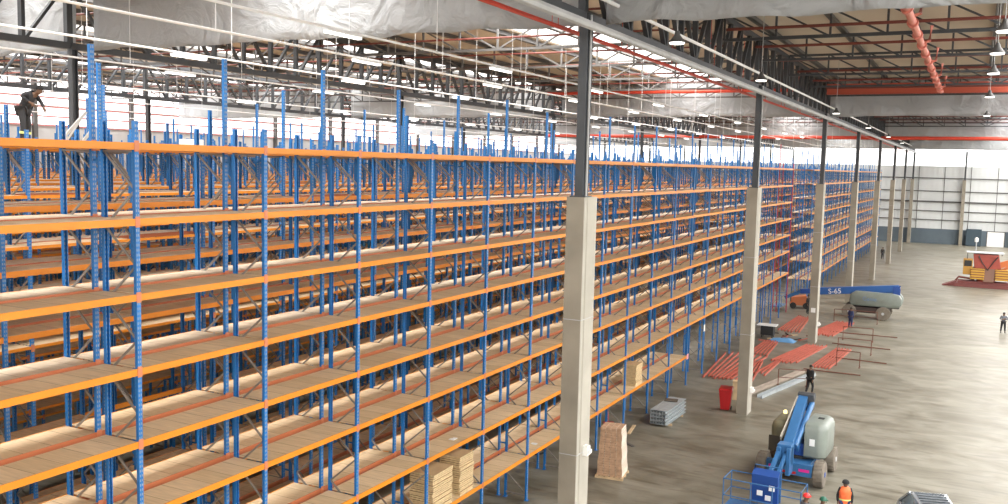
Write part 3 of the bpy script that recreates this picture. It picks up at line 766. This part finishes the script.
# ------------------------------------------------------------------ near boom lift (articulated, folded, basket towards the camera)
def wheel(parent, x, y, r, w, hub, steer=0):
    o = B('wheel', MB().lathe([(r*.55, -w/2), (r*.93, -w/2), (r, -w*.38), (r, w*.38), (r*.93, w/2), (r*.55, w/2)], 28), TYRE, parent, (x, y, r), (0, PI/2, steer), smooth=True)
    lugs = MB()
    for k in range(20):
        a = 2*PI*k/20
        lugs.box((r-.02, -.03, -w*.42), (r+.012, .03, w*.42), 0, Matrix.Rotation(a, 4, 'Z'))
    B('tread', lugs, TYRE, o)
    B('hub', MB().lathe([(r*.5, -w*.40), (r*.52, -w*.1), (r*.52, w*.1), (r*.5, w*.40)], 20).lathe([(r*.2, -w*.55), (r*.2, w*.55)], 14), hub, o, smooth=True)
    return o
L1 = thing('boom_lift', 'blue boom lift with olive and grey hoods and folded arms, nearest on the open floor', 'boom lift', (-6.12, 40.9, 0), -.05)
R_ = .56
for sx in (-1, 1):
    for sy in (-1, 1): wheel(L1, sx*1.18, sy*1.25, R_, .42, GREYP if sy > 0 else LIFTB2)
B('chassis', MB().box((-.75, -1.55, .42), (.75, 1.55, .85)).box((-1.0, -1.38, .48), (1.0, -1.12, .68)).box((-1.0, 1.12, .48), (1.0, 1.38, .68)).box((-.95, -1.72, .45), (.95, -1.5, .98)), LIFTB, L1, bevel=.02)
for sx in (-1, 1): B('decal', MB().box((sx*.62-.22, -1.735, .66), (sx*.62+.22, -1.722, .78)), MAGENTA, L1)
B('decal', MB().box((-.42, -1.735, .52), (.30, -1.722, .62)), REDBIN, L1)
B('turntable', MB().lathe([(.62, .85), (.62, .98), (.5, 1.02)], 28), BLACK, L1, smooth=True)
def hood(name, x0, x1, y0, y1, z0, z1, m_, parent):
    ro = .42; cx, sgn = (x1, 1) if x1 > 0 else (x0, -1); xi = x0 if x1 > 0 else x1
    arc = lambda ccx, ccy, a0, a1: [(ccx+ro*math.cos(a0+(a1-a0)*k/6), ccy+ro*math.sin(a0+(a1-a0)*k/6)) for k in range(7)]
    if sgn > 0: out = [(xi, y0)]+arc(cx-ro, y0+ro, -PI/2, 0)+arc(cx-ro, y1-ro, 0, PI/2)+[(xi, y1)]
    else: out = [(xi, y1)]+arc(cx+ro, y1-ro, PI/2, PI)+arc(cx+ro, y0+ro, PI, 1.5*PI)+[(xi, y0)]
    my = (y0+y1)/2; mx = (x0+x1)/2
    m = MB(); vs = []; n = len(out)
    for z, sc in ((z0, .94), (z0+.08, 1), (z1-.3, 1), (z1-.12, .94), (z1-.03, .82), (z1, .62)):
        vs += [(xi+(u-xi)*sc, my+(v-my)*sc, z) for u, v in out]
    fs = [tuple(range(n))[::-1], tuple(range(5*n, 6*n))]
    for q in range(5): fs += [(q*n+k, q*n+(k+1) % n, (q+1)*n+(k+1) % n, (q+1)*n+k) for k in range(n)]
    m.poly(vs, fs); m.box((xi+sgn*.05, y0-.004, z0+.35), (xi+sgn*.45, y0+.002, z0+.37)) 
    return B(name, m, m_, parent, smooth=True)
hg = hood('engine_hood', .38, 1.28, -.75, 1.55, 1.0, 2.5, LIFTG, L1)
B('sticker', MB().box((.6, -.765, 1.55), (.82, -.752, 1.85)), WHITE, hg); B('vent', MB().box((.70, .35, 2.48), (.95, .6, 2.515)), BLACK, hg)
hood('tank_hood', -1.15, -.38, -.55, 1.6, 1.0, 2.35, LIFTK, L1)
B('hood_shade_panel', MB().box((-1.16, -.58, 1.02), (-.40, -.556, 1.7)), mat('hood_shadow_panel', (.06, .05, .035), .6), L1)  # dark sheet standing in for shade on the lower hood front
B('beacon', MB().lathe([(.09, 2.35), (.09, 2.45), (.05, 2.5)], 12), YELLOW, L1, (-.85, 1.0, 0), smooth=True)
B('turret', MB().box((-.36, -.6, 1.0), (.36, 1.4, 1.55)), LIFTB2, L1, bevel=.03)
# boom: riser up at the back, main boom falling towards -Y, jib to the basket
for s in (-1, 1):
    B('riser_arm', MB().bar((s*.16, .2, 1.5), (s*.16, 1.25, 3.0), .12, .26).bar((s*.16, -1.0, 1.35), (s*.16, 1.2, 2.6), .1, .2), LIFTB, L1)
B('boom_head', MB().box((-.32, 1.0, 2.6), (.32, 1.5, 3.35)).lathe([(.2, -.36), (.2, .36)], 14, 0, Matrix.Translation((0, 1.2, 3.2)) @ Matrix.Rotation(PI/2, 4, 'Y')), STEEL, L1, bevel=.03)
B('main_boom', MB().bar((-.12, 1.2, 3.15), (.02, -2.3, 1.75), .40, .36).bar((-.12, .2, 2.8), (.0, -2.6, 1.62), .24, .26), LIFTB, L1, bevel=.015)
B('hydraulic_ram', MB().tube([(.27, 1.1, 2.95), (.24, -1.9, 1.75)], .12, 10), LIFTB, L1, smooth=True)
B('cable_guide', MB().bar((-.34, 1.0, 3.15), (-.38, -1.8, 1.98), .06, .18), mat('hose_cover', (.45, .42, .36), .6), L1)
B('knuckle', MB().box((-.30, -2.75, 1.1), (.28, -2.2, 2.0)).box((-.30, -2.9, .75), (-.12, -2.3, 1.9)).box((.10, -2.9, .75), (.28, -2.3, 1.9)), LIFTB, L1, bevel=.03)
B('jib', MB().bar((-.2, -2.5, 1.85), (-.30, -4.8, .62), .14, .2).bar((.05, -2.5, 1.7), (.02, -4.8, .55), .12, .18).box((-.45, -5.15, .35), (.12, -4.7, .85)), LIFTB, L1, bevel=.01)
# basket
bx0, by0, bw, bd, bz, bh = -2.1, -7.6, 2.9, 1.1, .3, 1.15
pb = MB(); rr = .022
for x in (0, bw*.36, bw*.64, bw):
    for y in (0, bd): pb.tube([(bx0+x, by0+y, bz), (bx0+x, by0+y, bz+bh)], rr, 6)
for z in (bz, bz+.5, bz+bh):
    pb.tube([(bx0, by0, z), (bx0+bw, by0, z), (bx0+bw, by0+bd, z), (bx0, by0+bd, z), (bx0, by0, z)], rr, 6)
pb.box((bx0, by0, bz-.04), (bx0+bw, by0+bd, bz-.01))
bk = B('basket', pb, LIFTB, L1, (.72, 1.0, 0))
B('control_panel', MB().hexa([(bx0+.85, by0+bd-.1, bz+.1), (bx0+1.85, by0+bd-.1, bz+.1), (bx0+1.85, by0+bd+.12, bz+.1), (bx0+.85, by0+bd+.12, bz+.1)],
   [(bx0+.85, by0+bd-.25, bz+bh+.1), (bx0+1.85, by0+bd-.25, bz+bh+.1), (bx0+1.85, by0+bd+.12, bz+bh+.25), (bx0+.85, by0+bd+.12, bz+bh+.25)]), LIFTB2, bk)
for k, (u, v) in enumerate(((.1, .45), (.42, .3), (.55, .7))):
    B('notice', MB().box((bx0+.98+u, by0+bd-.28, bz+v), (bx0+1.2+u, by0+bd-.262, bz+v+.2)), WHITE, bk, (0, 0, 0))
B('guard_hoop', MB().tube([(bx0+.9, by0+bd+.05, bz+.2), (bx0+.9, by0+bd+.05, bz+bh+.4), (bx0+1.9, by0+bd+.05, bz+bh+.4), (bx0+1.9, by0+bd+.05, bz+.2)], .03, 8), LIFTB, bk, smooth=True)

# ------------------------------------------------------------------ far boom lift (telescopic, reaching behind the third pillar)
L2 = thing('boom_lift', 'long blue telescopic boom lift with grey hood beyond the third pillar', 'boom lift', (-8.0, 89.6, 0), 0)
for sx in (-1, 1):
    for sy in (-1, 1): wheel(L2, 0, 0, .62, .42, GREYP)
ws = [o for o in L2.children if o.name.startswith('wheel')]
for o, (sx, sy) in zip(ws, ((-1, -1), (-1, 1), (1, -1), (1, 1))):
    o.location = (sx*1.45, sy*1.1, .62); o.rotation_euler = (PI/2, 0, 0)
B('chassis', MB().box((-1.9, -.7, .5), (1.9, .7, .95)).box((-1.6, -.95, .55), (-1.3, .95, .75)).box((1.3, -.95, .55), (1.6, .95, .75)), mat('chassis_dark', (.05, .035, .03), .6), L2, bevel=.03)
B('turntable', MB().lathe([(.75, .95), (.75, 1.1)], 24), BLACK, L2)
B('underframe', MB().box((-1.2, -1.0, .62), (1.2, 1.0, 1.08)).box((-1.75, -1.25, .7), (-1.0, 1.25, 1.0)).box((1.0, -1.25, .7), (1.75, 1.25, 1.0)), MATS['chassis_dark'], L2, bevel=.04)
B('counterweight', MB().box((.9, -.85, 1.1), (2.75, .95, 1.35)), mat('cw_dark', (.10, .10, .10), .6), L2, bevel=.05)
out = [(-1.3, 1.2), (2.6, 1.2), (2.95, 1.5), (2.95, 2.0), (2.7, 2.35), (2.2, 2.45), (-1.0, 2.5), (-1.4, 2.2), (-1.5, 1.6)]
hg2 = B('engine_hood', MB().prism(out, 'y', -1.15, -.42), LIFTG, L2, bevel=.09, smooth=True)
B('tank_hood', MB().prism(out, 'y', .45, 1.15), LIFTG, L2, bevel=.09, smooth=True)
B('main_boom', MB().hexa([(2.5, -.26, 2.55), (2.5, .26, 2.55), (-4.8, .24, 1.72), (-4.8, -.24, 1.72)], [(2.55, -.26, 3.2), (2.55, .26, 3.2), (-4.8, .24, 2.38), (-4.8, -.24, 2.38)]), mat('boom_blue', (.03, .11, .34), .35), L2, bevel=.02)
B('boom_pivot', MB().box((2.1, -.36, 1.3), (2.7, -.28, 3.1)).box((2.1, .28, 1.3), (2.7, .36, 3.1)), LIFTB2, L2)
B('boom_extension', MB().bar((-4.6, 0, 2.07), (-6.0, 0, 1.93), .36, .44), LIFTB2, L2, bevel=.02)
B('jib', MB().bar((-6.0, 0, 1.9), (-7.4, 0, 1.2), .2, .3), LIFTB, L2)
B('basket', MB().box((-8.4, -1.2, .4), (-7.5, 1.2, .46)).tube([(-8.4,-1.2,1.5),(-7.5,-1.2,1.5),(-7.5,1.2,1.5),(-8.4,1.2,1.5),(-8.4,-1.2,1.5)], .03, 6).tube([(-8.4,-1.2,.45),(-8.4,-1.2,1.5)], .03, 6).tube([(-8.4,1.2,.45),(-8.4,1.2,1.5)], .03, 6).tube([(-7.5,-1.2,.45),(-7.5,-1.2,1.5)], .03, 6).tube([(-7.5,1.2,.45),(-7.5,1.2,1.5)], .03, 6), LIFTB, L2)
B('end_lamp', MB().lathe([(.1, 0), (.1, .1)], 12), WHITE, L2, (2.6, -.1, 2.95), (0, PI/2, 0))
def text(s, size, m_, parent, loc, rot, name='lettering'):
    cu = D.curves.new(name, 'FONT'); cu.body = s; cu.size = size; cu.extrude = .004; cu.materials.append(m_)
    tmp = D.objects.new(name+'_curve', cu); me = D.meshes.new_from_object(tmp); D.objects.remove(tmp); me.name = name
    return obj(name, me, parent, loc, rot)
text('S-65', .66, WHITE, L2, (-3.45, -.265, 1.95), (PI/2, -.112, 0))
text('Genie', .5, mat('decal_blue', (.12, .22, .38), .5), hg2, (-.35, -1.165, 1.7), (PI/2, 0, 0))

# ------------------------------------------------------------------ red crane far on the right
K = thing('crawler_crane', 'red and yellow crane with hazard striped weights on a low dark base, far right', 'crane', (2.0, 122.6, 0))
B('base', MB().box((-3.4, -1.1, 0), (5.6, 1.1, .42)).box((-3.0, -.9, .42), (5.6, -.4, .72)).box((-3.0, .4, .42), (5.6, .9, .72)).prism([(-4.7, 0), (-3.4, 0), (-3.0, .72), (-3.4, .55)], 'y', -.9, .9), CRANE_D, K, bevel=.03)
B('outrigger', MB().tube([(-3.2, -.6, .7), (-2.9, -.6, 1.15), (-1.2, -.6, .95)], .12, 8), CRANE_D, K)
B('slew_ring', MB().lathe([(1.0, .7), (1.0, 1.1)], 24), CRANE_R, K)
for x0 in (-1.7, .9): B('counterweight', MB().box((x0, -1.2, 1.0), (x0+1.5, 1.1, 2.3)), HAZARD, K, bevel=.08)
B('mast_base', MB().hexa([(-.3,-1.15,.75),(.8,-1.15,.75),(.8,.8,.75),(-.3,.8,.75)], [(-.6,-.9,2.9),(1.1,-.9,2.9),(1.1,.8,2.9),(-.6,.8,2.9)]), mat('crane_brown', (.18, .09, .06), .6), K, bevel=.05)
B('turret', MB().hexa([(-1.3,-1,2.3),(1.5,-1,2.3),(1.5,1,2.3),(-1.3,1,2.3)], [(-1.5,-.9,4.0),(1.2,-.9,4.0),(1.2,.9,4.0),(-1.5,.9,4.0)]), CRANE_R, K, bevel=.08)
B('cab', MB().box((-2.5, -.9, 1.5), (-1.5, .3, 3.4)), CRANE_Y, K, bevel=.06); B('cab_window', MB().box((-2.4, -.925, 2.5), (-1.6, -.905, 3.2)), BLACK, K)
B('canopy', MB().box((-2.2, -1, 4.1), (1.7, 1, 4.2)), GREYP, K); B('canopy_post', MB().bar((-2.1, -.9, 3.4), (-2.1, -.9, 4.1), .1).bar((1.5, -.9, 3.9), (1.5, -.9, 4.1), .1), STEEL_M, K)
B('boom', MB().bar((.9, -.6, 2.6), (6.5, -.6, 4.7), .5, .7).bar((1.2, -.6, 2.0), (4.0, -.6, 3.6), .2, .25), CRANE_O, K, bevel=.05)
B('hydraulic_hose', MB().tube([(-.9, -1.05, 3.8), (-.5, -1.2, 3.0), (.1, -1.2, 2.2), (.6, -1.2, 3.1), (1.1, -1.1, 3.8)], .07, 6), BLACK, K, smooth=True)

# ------------------------------------------------------------------ silver car at the lower edge
V = thing('car', 'silver car with a slatted roof at the lower edge of the open floor', 'car', (-.42, 35.0, 0), .28)
# car points along -Y; cabin roof between y=-.3 and y=1.3
B('body', MB().prism([(-2.3, .35), (2.15, .35), (2.25, .75), (2.1, 1.0), (1.75, 1.05), (-1.05, 1.05), (-2.1, .88), (-2.35, .65)], 'x', -.86, .86), CARS, V, bevel=.07, smooth=True)
cab = [(-1.1, 1.0), (-.25, 1.56), (1.25, 1.60), (1.95, 1.05)]
B('cabin', MB().hexa([(-.80, -1.12, 1.0), (.80, -1.12, 1.0), (.80, 1.95, 1.0), (-.80, 1.95, 1.0)], [(-.60, -.2, 1.55), (.60, -.2, 1.55), (.62, 1.2, 1.58), (-.62, 1.2, 1.58)]), CARG, V, bevel=.04, smooth=True)
B('roof', MB().hexa([(-.62, -.24, 1.54), (.62, -.24, 1.54), (.64, 1.24, 1.57), (-.64, 1.24, 1.57)], [(-.58, -.18, 1.62), (.58, -.18, 1.62), (.6, 1.18, 1.65), (-.6, 1.18, 1.65)]), CARS, V, bevel=.02, smooth=True)
rb = MB()
for k in range(5): rb.box((-.5, -.05+.26*k, 1.64), (.5, .03+.26*k, 1.672))
B('roof_slat', rb, mat('slat_dark', (.05, .06, .07), .4), V)
for s in (-1, 1):
    B('pillar_trim', MB().bar((s*.80, -1.10, 1.03), (s*.60, -.22, 1.58), .07, .06).bar((s*.72, .45, 1.1), (s*.63, .45, 1.56), .05, .08).bar((s*.80, 1.93, 1.03), (s*.62, 1.2, 1.6), .08, .07), CARS, V)
    B('mirror', MB().box((s*.98-.13, -.95, 1.05), (s*.98+.13, -.8, 1.25)), BLACK, V, bevel=.03)
    for y in (-1.45, 1.35):
        wl = B('wheel', MB().lathe([(.2, -.1), (.31, -.11), (.33, 0), (.31, .11), (.2, .1)], 22), BLACK, V, (s*.80, y, .33), (0, PI/2, 0), smooth=True)
        B('rim', MB().lathe([(.19, -.115), (.19, .115)], 16), GREYP, wl)

# ------------------------------------------------------------------ people
def skin_obj(name, chains, m_, parent, root=None, sub=1):
    """chains: lists of (x,y,z,r); shared points are welded so that the figure is one surface"""
    vs = []; es = []; idx = {}
    for ch in chains:
        prev = None
        for (x, y, z, r) in ch:
            key = (round(x, 3), round(y, 3), round(z, 3))
            if key not in idx: idx[key] = len(vs); vs.append((x, y, z, r))
            i = idx[key]
            if prev is not None and prev != i: es.append((prev, i))
            prev = i
    me = D.meshes.new(name); me.from_pydata([v[:3] for v in vs], es, [])
    bm = bmesh.new(); bm.from_mesh(me); lay = bm.verts.layers.skin.verify(); bm.verts.ensure_lookup_table()
    for i, v in enumerate(vs):
        bm.verts[i][lay].radius = (v[3], v[3]); bm.verts[i][lay].use_root = (i == 0)
    bm.to_mesh(me); bm.free(); me.materials.append(m_)
    o = obj(name, me, parent); s = o.modifiers.new('skin', 'SKIN'); s.use_smooth_shade = True
    u = o.modifiers.new('sub', 'SUBSURF'); u.levels = sub; u.render_levels = sub
    return o
def lerp(a, b, t): return tuple(a[i]+(b[i]-a[i])*t for i in range(3))
def person(label, loc, rz, J, top, legs, hat=None, vest=None, band=None, s=1.0, hatname='helmet', sleeve=True):
    t = thing('person', label, 'person', loc, rz)
    t.scale = (s, s, s)
    P = dict(pelvis=(0, 0, .95), chest=(0, .0, 1.32), neck=(0, 0, 1.50), head=(0, -.02, 1.62),
             shL=(-.19, 0, 1.43), elL=(-.26, .02, 1.15), haL=(-.25, -.08, .90), shR=(.19, 0, 1.43), elR=(.26, .02, 1.15), haR=(.25, -.08, .90),
             hipL=(-.09, 0, .92), knL=(-.11, -.02, .50), ftL=(-.12, .02, .09), hipR=(.09, 0, .92), knR=(.11, -.02, .50), ftR=(.12, .02, .09))
    P.update(J); r = lambda p, q: (*P[p], q)
    def hand(sd):
        e, h = Vector(P['el'+sd]), Vector(P['ha'+sd]); d = (h-e).normalized(); sx = -1 if sd == 'L' else 1
        side = d.cross(Vector((sx, 0, 0))).normalized()
        if side.length < .5: side = Vector((0, 1, 0))
        palm = h+d*.07; fwd = Vector((0, -1, 0)) if abs(d.y) < .8 else Vector((0, 0, -1))
        pts = [[(*h, .026), (*palm, .032)]]
        for k in range(4):
            o_ = side*(k-1.5)*.021; L_ = [.06, .072, .067, .052][k]
            a = palm+o_+d*.02; b = a+d*L_*.55+fwd*.008; c = b+d*L_*.45+fwd*.022
            pts.append([(*palm, .032), (*a, .011), (*b, .009), (*c, .008)])
        th = h+d*.03+side*-.04; pts.append([(*h, .026), (*th, .012), (*(th+d*.035+fwd*.015), .009)])
        return pts
    chains = [[r('pelvis', .135), (*lerp(P['pelvis'], P['chest'], .45), .12), r('chest', .145), r('neck', .058), (*lerp(P['neck'], P['head'], .45), .062), r('head', .098), (P['head'][0], P['head'][1]-.005, P['head'][2]+.085, .075)]]
    for sd in 'LR':
        chains.append([r('chest', .145), r('sh'+sd, .062), (*lerp(P['sh'+sd], P['el'+sd], .5), .05), r('el'+sd, .042), (*lerp(P['el'+sd], P['ha'+sd], .4), .04), r('ha'+sd, .026)])
        chains += hand(sd)
        f = P['ft'+sd]
        chains.append([r('pelvis', .135), r('hip'+sd, .095), (*lerp(P['hip'+sd], P['kn'+sd], .5), .075), r('kn'+sd, .056), (*lerp(P['kn'+sd], P['ft'+sd], .35), .054), r('ft'+sd, .04), (f[0], f[1]-.09, f[2]-.035, .038), (f[0], f[1]-.16, f[2]-.045, .03)])
    skin_obj('body', chains, SKIN, t)
    g = .018
    jk = [[(*lerp(P['pelvis'], P['chest'], -.05), .155+g*.3), (*lerp(P['pelvis'], P['chest'], .45), .135+g), (P['chest'][0], P['chest'][1], P['chest'][2], .150+g), (*lerp(P['chest'], P['neck'], .75), .075)]]
    if sleeve:
        for sd in 'LR': jk.append([(P['chest'][0], P['chest'][1], P['chest'][2], .150+g), r('sh'+sd, .075+g*.5), (*lerp(P['sh'+sd], P['el'+sd], .5), .062), r('el'+sd, .055), (*lerp(P['el'+sd], P['ha'+sd], .88), .042)])
    skin_obj('jacket', jk, top, t)
    tr = []
    for sd in 'LR': tr.append([(*lerp(P['pelvis'], P['chest'], .08), .14+g), r('hip'+sd, .10+g), (*lerp(P['hip'+sd], P['kn'+sd], .5), .084+g), r('kn'+sd, .064+g), (*lerp(P['kn'+sd], P['ft'+sd], .92), .055+g*.6)])
    skin_obj('trousers', tr, legs, t)
    for sd in 'LR':
        f = P['ft'+sd]; skin_obj('boot', [[(f[0], f[1], f[2]+.05, .05), (f[0], f[1]-.0, f[2]-.02, .052), (f[0], f[1]-.1, f[2]-.035, .05), (f[0], f[1]-.19, f[2]-.045, .04)]], BLACK, t)
        if band:
            q = Vector(lerp(P['kn'+sd], P['ft'+sd], .35)); q2 = Vector(lerp(P['kn'+sd], P['ft'+sd], .5))
            B('reflective_band', MB().tube([q, q2], .088, 14), CL_HIVIS, t, smooth=True)
    if vest:
        pc = P['pelvis']
        B('vest', MB().lathe([(.165, .86), (.168, 1.0), (.165, 1.15), (.182, 1.32), (.172, 1.42), (.12, 1.5), (.08, 1.53)], 20, 0, Matrix.Diagonal((1.28, .95, 1, 1))).box((-.12, -.172, 1.15), (.02, -.16, 1.22)), vest, t, smooth=True)
        B('vest_stripe', MB().lathe([(.171, 1.02), (.171, 1.07)], 20, 0, Matrix.Diagonal((1.28, .95, 1, 1))), CL_HIVIS, t, smooth=True)
    if False:
        skin_obj('vest', [[(*lerp(P['pelvis'], P['chest'], -.05), .165+g), (*lerp(P['pelvis'], P['chest'], .45), .155+g), (P['chest'][0], P['chest'][1], P['chest'][2], .172+g), (*lerp(P['chest'], P['neck'], .8), .09)],
                          [(P['chest'][0], P['chest'][1], P['chest'][2], .172+g), (P['shL'][0]*.8, P['shL'][1], P['shL'][2]-.01, .08+g)], [(P['chest'][0], P['chest'][1], P['chest'][2], .172+g), (P['shR'][0]*.8, P['shR'][1], P['shR'][2]-.01, .08+g)]], vest, t)
    h = Vector(P['head'])
    # face: nose, eyes, mouth, ears
    B('face', MB().hexa([h+Vector((-.014, -.125, -.02)), h+Vector((.014, -.125, -.02)), h+Vector((.012, -.09, -.02)), h+Vector((-.012, -.09, -.02))], [h+Vector((-.006, -.10, .035)), h+Vector((.006, -.10, .035)), h+Vector((.006, -.09, .035)), h+Vector((-.006, -.09, .035))])
      .box(h+Vector((-.098, -.02, -.02)), h+Vector((-.085, .015, .04))).box(h+Vector((.085, -.02, -.02)), h+Vector((.098, .015, .04))), SKIN, t)
    B('eyes', MB().box(h+Vector((-.045, -.10, .03)), h+Vector((-.02, -.088, .042))).box(h+Vector((.02, -.10, .03)), h+Vector((.045, -.088, .042))).box(h+Vector((-.025, -.10, -.05)), h+Vector((.025, -.086, -.042))), HAIR, t)
    M = Matrix.Translation(h+Vector((0, 0, .055)))
    if hat: B(hatname, MB().lathe([(.135, .0), (.13, .03), (.118, .07), (.085, .11), (.03, .128)], 18, 0, M).box(h+Vector((-.07, -.17, .052)), h+Vector((.07, -.08, .066))), hat, t, smooth=True)
    else: B('hair', MB().lathe([(.098, .0), (.1, .03), (.085, .075), (.04, .1)], 16, 0, M), HAIR, t, smooth=True)
    return t
walk = dict(knL=(-.10, -.16, .52), ftL=(-.10, -.10, .09), knR=(.10, .03, .50), ftR=(.10, .22, .11), elL=(-.27, .08, 1.16), haL=(-.26, .10, .90), elR=(.27, -.03, 1.16), haR=(.25, -.16, .95))
person('man in black clothes walking away beside the long channels on the floor', (-7.95, 56.2, 0), PI-.5, walk, CL_BLACK, CL_BLACK)
person('man in navy overalls standing between the far red bars and the blue lift', (-8.65, 82.6, 0), 2.6, dict(haR=(.16, -.16, 1.0)), CL_NAVY, CL_NAVY)
fold = dict(elL=(-.30, -.08, 1.18), haL=(.02, -.22, 1.24), elR=(.30, -.08, 1.18), haR=(-.02, -.24, 1.20), knL=(-.14, -.02, .5), ftL=(-.17, .0, .09), knR=(.13, -.02, .5), ftR=(.15, 0, .09))
person('man alone on the open floor with arms raised to his chest', (3.0, 87.7, 0), .1, fold, CL_GREY, CL_BLACK)
person('man in an orange vest and dark cap between the lift basket and the car', (-3.55, 35.6, 0), .15, {}, CL_BLACK, CL_NAVY, hat=CL_BLACK, hatname='cap', vest=CL_ORANGE)
person('worker in a red helmet beside the lift basket', (-4.62, 33.3, 0), 2.3, dict(elR=(.27, -.12, 1.2), haR=(.2, -.3, 1.1)), CL_GREY, CL_NAVY, hat=CL_REDH)
person('worker in a dark green helmet behind the one in red', (-4.05, 33.25, 0), 1.8, {}, CL_NAVY, CL_BLACK, hat=CL_GREEN)
person('dark figure standing by the far end of the racking, at the fifth pillar', (-11.9, 152.6, 0), .6, {}, CL_BLACK, CL_BLACK, s=1.05)
person('dark-clad worker beside the orange machine in the cross aisle', (-13.1, 88.6, 0), 1.2, {}, CL_BLACK, CL_BLACK)
bend = dict(pelvis=(0, .10, .96), chest=(.0, -.12, 1.27), neck=(0, -.27, 1.39), head=(0, -.38, 1.44), shL=(-.19, -.15, 1.38), shR=(.19, -.15, 1.38),
            elL=(-.30, -.02, 1.30), haL=(-.20, -.22, 1.12), elR=(.26, -.28, 1.16), haR=(.12, -.42, 1.0), hipL=(-.1, .08, .93), hipR=(.1, .08, .93), knL=(-.14, .02, .5), knR=(.16, .04, .5), ftL=(-.16, .06, .09), ftR=(.18, .1, .09))
person('rack fitter in black with reflective leg bands leaning over on the top deck', (-25.80, 18.35, LV[0]+.064), 2.04, bend, CL_CHAR, CL_CHAR, band=True, s=1.12)

# diagonal props lying on top decks near the fitter
for k, (y, dy, hz) in enumerate([(15.65, .80, .85), (16.3, .42, .5)]):
    m = MB().bar((0, 0, .04), (0, dy, hz), .05, .07).bar((-.3, dy*.5, .04), (0, dy, hz), .04, .05)
    tag(B('rack_brace', m, STEEL_L, None, (-20.75, y, LV[0]+.064)), ['longer pale prop leaning on the top deck of the second run, near the fitter', 'shorter pale prop leaning on the top deck of the second run'][k], 'brace')

# ------------------------------------------------------------------ light
def area(name, loc, size, sy, power, rot, col=(1, 1, 1)):
    l = D.lights.new(name, 'AREA'); l.shape = 'RECTANGLE'; l.size = size; l.size_y = sy; l.energy = power; l.color = col
    o = D.objects.new(name, l); C.objects.link(o); o.location = loc; o.rotation_euler = rot; return o
LEN = YF-YN; YC = (YF+YN)/2
KS = .27
for i, (a, b) in enumerate(STR):
    w_ = (b-a)*.9; pw = (215 if a > 10 else 125 if a > 0 else (75 if a < -30 else 105))*w_*LEN*KS
    area('rooflight_daylight', ((a+b)/2, YC, ZR-.12), w_, LEN*.98, pw, (0, 0, 0), (1, .985, .96))  # also lights the added strips on the unseen right side
area('side_window_daylight', (XL+.3, YC, 18.1), 4.0, LEN*.98, 50*4*LEN*KS, (0, -PI/2, 0), (.97, .99, 1))
area('right_window_fill', (XRT-.1, YC, 16), 5.6, LEN*.98, 34*5.6*LEN*KS, (0, PI/2, 0), (1, .99, .97))  # added fill on the rack fronts from the unseen right wall
area('near_window_daylight', ((XL+XRT)/2, YN+.1, 15.5), (XRT-XL)*.97, 6.6, 16*6.6*(XRT-XL)*KS, (PI/2, 0, 0), (1, .99, .97))
area('far_window_daylight', ((XL+XRT)/2, YF-.2, 16.5), (XRT-XL)*.97, 3.0, 45*3*(XRT-XL)*KS, (-PI/2, 0, 0), (1, 1, 1))
W = D.worlds.new('world'); bpy.context.scene.world = W; W.use_nodes = True
W.node_tree.nodes['Background'].inputs[0].default_value = (.9, .95, 1, 1); W.node_tree.nodes['Background'].inputs[1].default_value = 1.0

# ------------------------------------------------------------------ camera
f_px, yaw, pit, rol = 913.7161, .4719, .0954, .0236
cy, sy = math.cos(yaw), math.sin(yaw); cp, sp = math.cos(pit), math.sin(pit); cr, sr = math.cos(rol), math.sin(rol)
fw = Vector((-sy, cy, 0)); rt = Vector((cy, sy, 0)); up = Vector((0, 0, 1))
f2 = fw*cp-up*sp; u2 = up*cp+fw*sp; r3 = rt*cr+u2*sr; u3 = u2*cr-rt*sr
cam = D.cameras.new('camera'); co = D.objects.new('camera', cam); C.objects.link(co)
cam.sensor_width = 36; cam.lens = f_px*36/1008; cam.clip_end = 500
M = Matrix((r3, u3, -f2)).transposed().to_4x4(); M.translation = (0, 0, H); co.matrix_world = M
S = bpy.context.scene; S.camera = co
vs = S.view_settings; vs.view_transform = 'Standard'; vs.look = 'None'; vs.gamma = 1; vs.use_curve_mapping = False; vs.exposure = -.15
S.cycles.max_bounces = 6; S.cycles.diffuse_bounces = 4; S.cycles.glossy_bounces = 3; S.cycles.transparent_max_bounces = 12; S.cycles.transmission_bounces = 3
S.cycles.use_denoising = True; S.cycles.sample_clamp_indirect = 6; S.cycles.caustics_reflective = False; S.cycles.caustics_refractive = False
